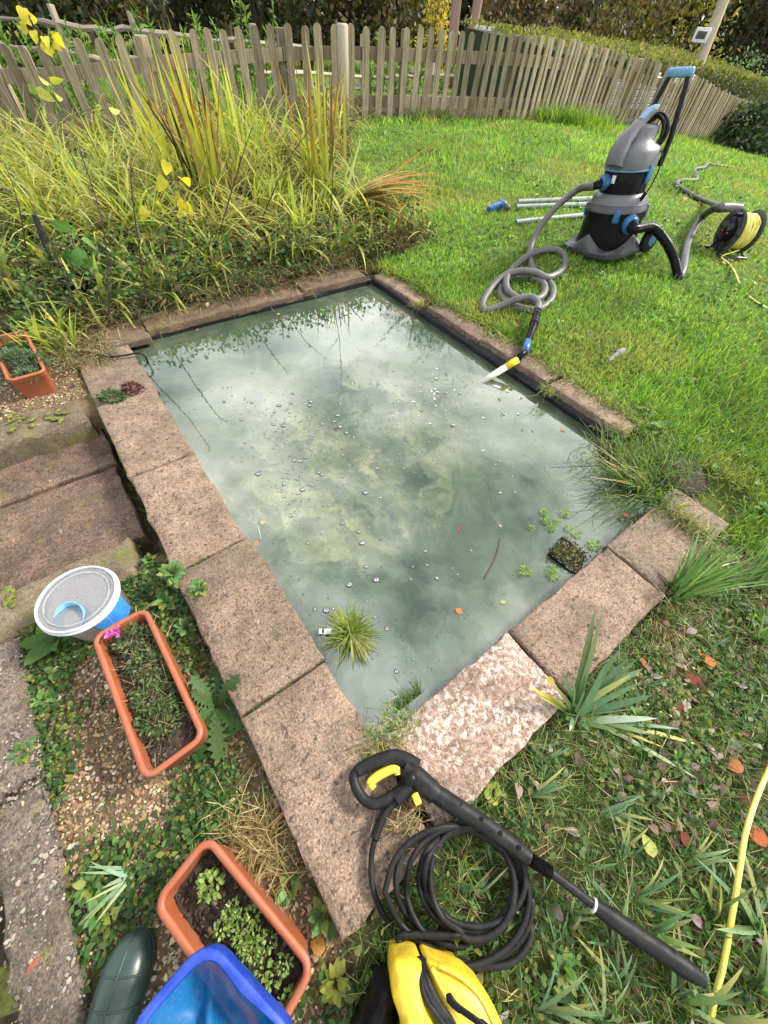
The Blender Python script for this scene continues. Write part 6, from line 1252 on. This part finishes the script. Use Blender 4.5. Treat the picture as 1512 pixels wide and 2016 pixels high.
# grass creeping over the lawn side of the coping
N = 4200; u_ = 2.245 + rng.normal(.03, .045, N); v_ = rng.uniform(.2, 3.0, N); u_ += (vnoise(v_, v_ * 0, .14, 51) - .5) * .16; q = PO + PU * u_[:, None] + PV * v_[:, None]; q[:, 2] = np.maximum(gz(q[:, 0], q[:, 1]), .012); cg = pal(GRN + YG[:2] + ST[:1], N, .2)
q2 = uv_pts(1700, 1.72, 2.75, -.45, .5); u2, v2 = to_uv(q2[:, 0], q2[:, 1]); q2 = q2[(u2 > 1.97) | (v2 > .02)]; q2[:, 2] = np.maximum(q2[:, 2], -.03); q = np.concatenate([q, q2]); N = len(q); cg = np.concatenate([cg, pal(GRN + YG[:1] + ST[:1], len(q2), .2)])
V_, c_ = blades(q, math.atan2(-PU[1], -PU[0]) + rng.normal(0, 1.1, N), np.abs(rng.normal(.8, .35, N)), rng.uniform(.025, .085, N), .0042, rng.uniform(.3, 1.4, N), cg * .8, cg * 1.1, 3); b.add(V_, c_)
tag(b.build('edge_grass', FOL, origin=(0, 0, 0)), 'tufts of green and straw grass creeping over the coping edges', 'grass', kind='stuff')

def rosette(name, label, cat, at, n, L, kind, cols, lean=.35, group=None, r=.004, mat=None, wob=.25, nn=6):
    at = np.asarray(at, float); e = thing(name, label, cat, at, group=group); a_ = np.arange(n) * 2.4 + rng.normal(0, .2, n); up = np.clip(rng.normal(lean, wob, n), -.1, 1.4)
    xd = np.stack([np.cos(a_) * np.cos(up), np.sin(a_) * np.cos(up), np.sin(up)], 1); tm = leaf_tmpl(kind, nn, .18, .3)
    V_, c_ = scatter(tm, np.repeat(at[None], n, 0) + xd * r + [0, 0, .004], xd, np.repeat([[0, 0, 1.0]], n, 0) + rng.normal(0, .15, (n, 3)), L * rng.uniform(.6, 1.15, n), pal(cols, n, .12)); MB().add(V_, c_).build('leaves', mat or FOL, e); return e
rosette('dandelion_plant', 'big dandelion rosette with jagged leaves squeezed beside the coping', 'weed', G0(428, 1395, .02), 24, .15, 'tooth', [(.06, .14, .03), (.09, .18, .045), (.045, .1, .03)], .35, nn=15, wob=.35)
rosette('plantain_plant', 'plantain with oval leaves in front of the clear tub', 'weed', G0(115, 1265, .01), 9, .10, 'ovate', [(.09, .2, .04), (.13, .26, .06)], .55)
b0 = G0(118, 1262); e = thing('plantain_spikes', 'four brown plantain seed spikes standing before the tub lid', 'plant', b0)
for x, y, h in ((72, 1215, .14), (100, 1222, .13), (116, 1205, .15), (126, 1207, .15)): t_ = P(x, y, h); MB().add(tube(spline([b0 + rng.normal(0, .01, 3) * [1, 1, 0], b0 * .4 + t_ * .6, t_], 4), [.0015] * 5 + [.0035] * 4, 6)).build('seed_spike', STEM, e)
for x, y, n, L, k, lb in ((345, 1135, 12, .075, 'ovate', 'grey green weed at the coping joint behind the trough'), (395, 1165, 9, .06, 'ovate', 'weed with scalloped leaves lying on the coping slab'), (330, 1190, 11, .08, 'ovate', 'tall weed between clear tub and coping'), (300, 1110, 12, .05, 'ovate', 'green weed against the mossy kerb stone'), (370, 1240, 10, .06, 'ovate', 'weed leaning from the trough side to the coping'), (265, 1085, 8, .04, 'ovate', 'yellowish seedling at the end of the mossy kerb'), (110, 948, 10, .035, 'round', 'small green weed growing in the paving joint'), (20, 930, 9, .07, 'lance', 'pale yellow fern like plant at the paving edge'), (250, 985, 6, .035, 'round', 'tiny weed in the gap between paving and coping'), (60, 1480, 10, .06, 'ovate', 'dark green weed at the edging block joint'), (95, 1380, 9, .05, 'ovate', 'oval leaved weed beside the edging'), (205, 1790, 11, .06, 'ovate', 'round leaved weed between boot and edging'), (185, 1740, 8, .05, 'ovate', 'weed at the inner side of the edging'), (640, 1800, 9, .06, 'ovate', 'broad leaved weed at the coping end'), (570, 1745, 8, .05, 'ovate', 'weed between the dry tuft and the lower trough'), (660, 1930, 11, .055, 'ovate', 'dark leafy weed beside the yellow shell'), (1455, 905, 13, .09, 'lance', 'flat grey green thistle rosette in the lawn'), (1495, 1010, 9, .08, 'ovate', 'dock rosette at the lawn edge by the sedges'), (1270, 815, 6, .09, 'ovate', 'pale bramble leaf at the coping end'), (1290, 850, 6, .09, 'ovate', 'grey green bramble leaf over the tussock'), (1475, 1220, 13, .06, 'ovate', 'leafy green weed under the second sedge'), (1100, 1900, 12, .05, 'ovate', 'bright leafy weed in front of the lance'), (965, 1560, 10, .035, 'round', 'yellow green seedlings at the lichen slab corner'), (905, 1840, 8, .04, 'round', 'small weed inside the hose coil'), (1250, 1415, 14, .05, 'ovate', 'leafy weed under the iris leaves'), (1330, 1500, 10, .04, 'ovate', 'flat weed between iris and dead leaves'), (640, 620, 10, .05, 'ovate', 'weed over the far coping'), (470, 565, 10, .06, 'ovate', 'weed by the joint of the far coping'), (410, 580, 9, .05, 'ovate', 'dark weed behind the far coping corner')):
    rosette('small_weed', lb, 'weed', G0(x, y, .015), int(n * 2.4) + 4, L * .58, k, [(.09, .2, .05), (.13, .26, .08), (.17, .3, .12), (.28, .34, .08)] if 'yellow' not in lb else [(.42, .44, .1), (.3, .4, .08)], .5, group='weeds around the stones', r=.012, wob=.4)
# succulents in the joint of the coping, purple and green
def cushion(name, label, at, r, n, L, cols, kind='ovate', h=.4, mat=None, cat='plant', group=None):
    at = np.asarray(at, float); e = thing(name, label, cat, at, group=group); d_ = rdir(n); d_[:, 2] = np.abs(d_[:, 2]); pts = at + d_ * np.array([r[0], r[1], r[0] * h]) * rng.uniform(.4, 1, (n, 1)) ** .5; pts[:, 2] += .004
    V_, c_ = scatter(leaf_tmpl(kind, 3), pts, d_ + rng.normal(0, .5, (n, 3)), rdir(n, 1.5), L * rng.uniform(.6, 1.3, n), pal(cols, n, .18)); MB().add(V_, c_).build('leaves', mat or FOL, e); return e
cushion('green_succulent', 'green succulent cushion in the coping joint', px(222, 785, 0), (.075, .05), 260, .02, [(.07, .13, .05), (.1, .18, .08)], h=.5)
cushion('purple_succulent', 'purple succulent cushion beside the green one on the coping', px(262, 768, 0), (.06, .045), 260, .017, [(.14, .05, .07), (.2, .08, .1), (.1, .05, .05)], h=.6)
# plants in the troughs
def tm_pt(M, L, W, a_, c_, z): return M[:3, :3] @ np.array([L * a_, W * c_, z]) + M[:3, 3]
for i, (a_, c_) in enumerate(((-.36, .06), (-.12, .12), (.08, .02), (.22, -.05))):
    cushion('thyme_cushion', ['woody thyme cushion near the pink flower', 'thyme cushion spilling over the trough side', 'thyme cushion in the middle of the trough', 'thyme cushion above the bare soil'][i], tm_pt(T1, L1, W1, a_, c_, .115), (.075, .055), 330, .013, [(.08, .15, .05), (.12, .2, .07), (.06, .11, .04), (.17, .2, .09)], h=.55)
    q = tm_pt(T1, L1, W1, a_, c_, .12); n = 70; c0 = pal(ST + BRN, n); e = bpy.data.objects[[o.name for o in COL.objects if o.name.startswith('thyme_cushion') and o.type == 'EMPTY'][-1]]
    V_, cc = blades(q + rng.normal(0, .04, (n, 3)) * [1, 1, .2], rng.uniform(0, 6.28, n), rng.normal(1.2, .2, n), rng.uniform(.03, .08, n), .0016, rng.normal(.3, .5, n), c0, c0, 4); MB().add(V_, cc).build('dry_twigs', DRY, e)
q = tm_pt(T1, L1, W1, -.40, -.22 if T1[0, 1] > 0 else .22, .13); q = px(222, 1248, .085); e = thing('cyclamen_flower', 'small bright pink cyclamen flowers at the trough corner', 'flower', q)
for k in range(6):
    o_ = q + rng.normal(0, .013, 3) * [1, 1, .5]; V_, c_ = scatter(leaf_tmpl('ovate', 3), np.repeat(o_[None], 5, 0), rdir(5, .8), rdir(5, .5), np.full(5, .017), pal([(.62, .12, .55), (.7, .22, .65)], 5, .1)); MB().add(V_, c_).build('petals', FOL, e)
for i, (x, y) in enumerate(((415, 1740), (437, 1828), (470, 1808), (498, 1800), (455, 1790), (478, 1850), (505, 1845), (530, 1850), (500, 1875), (520, 1905), (490, 1870), (560, 1895), (540, 1925), (566, 1968), (470, 1825))):
    q = px(x, y, .035); e = cushion('sedum_rosette', ['whitish sedum rosette alone on the bare soil'][0] if i == 0 else 'bright green sedum rosette in the lower trough', q, (.026 if i == 0 else .018,) * 2, 80 if i == 0 else 52, .015 if i == 0 else .0095, [(.3, .42, .12), (.38, .48, .16), (.22, .36, .08)], h=.9, group='sedum in the lower trough')
cushion('grey_herb', 'feathery grey green herb filling the end on trough', tm_pt(T3, .54, W3, -.1, 0, .11), (.18, .07), 900, .022, [(.10, .18, .09), (.14, .22, .12), (.07, .12, .06)], 'lance', h=.5)
cushion('grey_herb', 'trailing grey herb at the near end of the trough', tm_pt(T3, .54, W3, -.38, 0, .115), (.08, .06), 300, .02, [(.17, .26, .15), (.12, .2, .1)], 'lance', h=.5)

# ------------------------------------------------------------------ plants and leaves in the water
b0 = px(690, 1248, WZ); e = sword('water_rush', 'green rush clump standing in the pond beside the coping joint', 'water plant', b0, 240, .115, .0045, (.75, .35), (.8, .45), [(.13, .22, .03), (.2, .28, .05), (.26, .28, .08)], [(.3, .34, .1), (.22, .3, .06)], spread=.016, seg=6)
for tx, ty in ((655, 1203), (735, 1282), (718, 1310)):
    t_ = px(tx, ty, WZ + .02); d_ = t_ - b0; n = 26; c0 = pal([(.3, .32, .1), (.36, .36, .14)], n); V_, c_ = blades(np.repeat(b0[None], n, 0) + [0, 0, .02], math.atan2(d_[1], d_[0]) + rng.normal(0, .14, n), rng.normal(1.15, .12, n), np.linalg.norm(d_) * rng.uniform(.85, 1.1, n), .006, rng.normal(.5, .15, n), c0, c0 * 1.1, 5); MB().add(V_, c_).build('leaf_bunch', FOL, e)
MB().add(xf(bbox(.05, .022, .001, .0003, 1), RT(px(640, 1243, WZ + .012), .1))).build('plant_tag', WHITE, e); MB().add(xf(bbox(.006, .018, .0012, .0002, 1), RT(px(636, 1242, WZ + .0132), .1))).build('tag_print', BLACK, e)
b0 = px(1112, 1098, WZ - .024); e = thing('planting_basket', 'mossy planting basket breaking the surface near the corner slab', 'planting basket', b0)
Mb = RT(b0, .9, .12, .08); MB().add(xf(loft([rrect(.13, .13, .02, -.1), rrect(.15, .15, .02, .032), rrect(.14, .14, .018, .032), rrect(.13, .13, .016, .0)], False), Mb)).build('basket', BLACK, e, sharp=50)
n = 700; q = np.c_[rng.uniform(-.07, .07, (n, 2)), rng.uniform(.015, .062, n)] @ Mb[:3, :3].T + Mb[:3, 3]; V_, c_ = scatter(leaf_tmpl('ovate', 2), q, rdir(n), rdir(n, 1), rng.uniform(.008, .022, n), pal([(.10, .07, .03), (.07, .08, .02), (.2, .2, .06), (.15, .17, .03), (.05, .04, .02)], n)); MB().add(V_, c_).build('moss_top', FOL, e)
for i, (x, y, s) in enumerate(((1072, 1010, 1), (1110, 1012, 1.1), (1075, 1026, 1), (1085, 1040, 1), (1118, 1042, .9), (1135, 1052, 1), (1095, 1028, .8), (1035, 1125, 1.2), (1088, 1135, 1.2), (1170, 1076, 1.3), (1045, 1040, .7), (1085, 1120, .9))):
    cushion('milfoil_tip', 'bright green milfoil tip floating near the planting basket', px(x, y, WZ + .002), (.020 * s, .015 * s), 46, .016 * s, [(.22, .4, .05), (.3, .48, .08)], 'lance', h=.6, group='milfoil tips by the planting basket')
e = thing('submerged_grass', 'thin green water grass rooted at the pond corner by the gun', 'water plant', px(800, 1388, WZ)); n = 110; c0 = pal([(.07, .14, .04), (.12, .2, .05)], n)
q = np.array([px(780 + 50 * t, 1405 - 40 * t, WZ) for t in rng.random(n)]); V_, c_ = blades(q, rng.normal(2.2, .6, n), np.abs(rng.normal(.8, .2, n)), rng.uniform(.03, .09, n), .002, .5, c0, c0, 4); MB().add(V_, c_).build('blades', FOL, e)

LT = leaf_tmpl('ovate', 6, .12, .12)
def leaf(x, y, L, col, lb, z=None, h=.03, kind='ovate', flat=1.5, grp='fallen autumn leaves'):
    q = px(x, y, z) if z is not None else P(x, y, h); e = thing('fallen_leaf', lb, 'leaf', q, group=grp)
    L *= .86; a_ = rng.uniform(0, 6.28); xd = np.array([[math.cos(a_), math.sin(a_), rng.normal(0, .12 / flat)]]); tm = leaf_tmpl(kind, 7, .16 if z is None else .03, .38 if z is None else .03); tm = (tm[0] * [1, 1.25, 1], tm[1])
    V_, c_ = scatter(tm, q[None] - xd * L * .5, xd, np.array([[rng.normal(0, .3 / flat), rng.normal(0, .3 / flat), 1]]), np.array([L]), pal([col], 1, .08)); MB().add(V_, c_).build('leaf_blade', DRY, e)
    MB().add(tube([q - xd[0] * L * .5, q - xd[0] * L * .72], .0012, 4)).build('stalk', STEM, e)
OR, RD, BN, TN, PK, YE = (.46, .165, .06), (.19, .06, .04), (.22, .10, .05), (.5, .36, .2), (.4, .07, .09), (.42, .34, .08)
for a_ in [(905, 1203, .042, OR, 'orange leaf floating in the open water near the rush'), (505, 1070, .03, (.68, .25, .13), 'pinkish orange leaf floating close to the coping'), (518, 1028, .034, TN, 'tan leaf floating beside the pinkish orange one'), (388, 648, .036, OR, 'small orange leaf at the far pond corner'), (497, 664, .026, OR, 'tiny orange leaf floating under the reeds reflection'), (1107, 847, .03, OR, 'orange leaf floating near the liner on the lawn side'), (903, 1040, .03, PK, 'dark pink leaf floating in the middle of the pond'), (660, 843, .03, (.2, .06, .06), 'dark red leaf among the bubbles'), (985, 1035, .022, TN, 'small tan leaf beside a floating stick'), (990, 1185, .03, (.4, .5, .2), 'pale green leaf floating by the orange leaf'), (420, 962, .022, (.6, .25, .15), 'orange leaf half under the coping edge'), (548, 618, .03, TN, 'tan leaf floating along the far liner')]:
    leaf(*a_[:4], a_[4], z=WZ + .002)
for a_ in [(1395, 1297, .07, OR, 'large orange beech leaf on the weeds'), (1365, 1333, .07, RD, 'crumpled red brown leaf under the orange beech leaf'), (1445, 1505, .07, (.4, .16, .07), 'rolled brown leaf in the dry grass'), (1490, 1640, .075, (.42, .13, .06), 'rust red leaf beyond the yellow hose'), (1353, 1655, .05, RD, 'dark red leaf beside the grey leaves'), (1280, 1665, .06, (.4, .42, .12), 'green yellow willow leaf on the litter'), (1085, 1240 + 100, .04, YE, 'yellow and red leaf in the slab joint by the iris'), (625, 1862, .05, (.5, .25, .07), 'curled orange brown leaf beside the lower trough'), (1440, 545, .08, RD, 'red brown leaf by the yellow cable'), (1500, 545, .07, (.5, .2, .1), 'orange brown leaf on the grass past the yellow cable'), (1152, 325, .09, OR, 'orange leaf far out on the lawn'), (1130, 428, .09, RD, 'red leaf beside the metal tubes'), (1018, 640, .045, (.45, .15, .08), 'red brown leaf near the nozzle handle'), (1145, 662, .045, TN, 'tan leaf in the grass beyond the coping'), (1205, 735, .03, RD, 'small red leaf under the grey scrap'), (1380, 920, .05, OR, 'orange leaf in the grass above the corner slab'), (1232, 1012, .04, OR, 'orange leaf tucked at the pond side of the corner slab'), (1465, 1110, .05, RD, 'dark red leaf behind the second sedge'), (408, 598, .045, TN, 'cream leaf lying on the far coping slab'), (1270, 1305, .05, (.28, .1, .06), 'dark brown leaf at the gravel patch'), (1340, 920 + 470, .035, RD, 'red leaf on the gravel patch'), (75, 1905, .06, (.3, .1, .06), 'dull red leaf on the mossy path'), (120, 893, .05, (.3, .12, .07), 'red brown leaf at the foot of the kerb'), (1350, 390, .09, TN, 'tan leaf beside the bent discharge hose'), (1390, 368, .09, TN, 'tan leaf on the lawn beyond the reel'), (1365, 745, .045, TN, 'pale leaf in the mown grass')]:
    leaf(*a_[:5])
# grey and brown litter
p = np.concatenate([np.array([P(rng.normal(1290, 50), rng.normal(1330, 60)) for _ in range(60)]), np.array([P(rng.normal(1340, 70), rng.normal(1540, 70)) for _ in range(120)]), off_coping(ground_pts(420, WEEDY, .05, 2.2, -3.1, 3.1, 2))]); N = len(p); p[:, 2] += rng.uniform(.006, .025, N)
V_, c_ = scatter(leaf_tmpl('ovate', 4, .3, .3), p, rdir(N) * [1, 1, .3], rdir(N, 1.2), rng.uniform(.02, .05, N), pal([(.3, .22, .2), (.38, .31, .29), (.2, .12, .1), (.14, .09, .07), (.33, .25, .2)], N))
tag(MB().add(V_, c_).build('leaf_litter', DRY, origin=(0, 0, 0)), 'grey and brown dead leaves lying among the weeds', 'leaf litter', kind='stuff')
a_, c_ = px(985, 1062, WZ + .002), px(953, 1140, WZ + .002); tag(MB().add(tube(spline([a_, (a_ + c_) / 2 + [.01, 0, 0], c_], 5), .0028, 6)).build('floating_stick', STEM), 'thin dark stick floating in the pond', 'stick')
a_, c_ = px(508, 1035, WZ + .002), px(514, 1062, WZ + .002); tag(MB().add(tube([a_, c_], .0012, 5)).build('floating_straw', CREAM), 'pale straw floating between two leaves by the coping', 'straw')
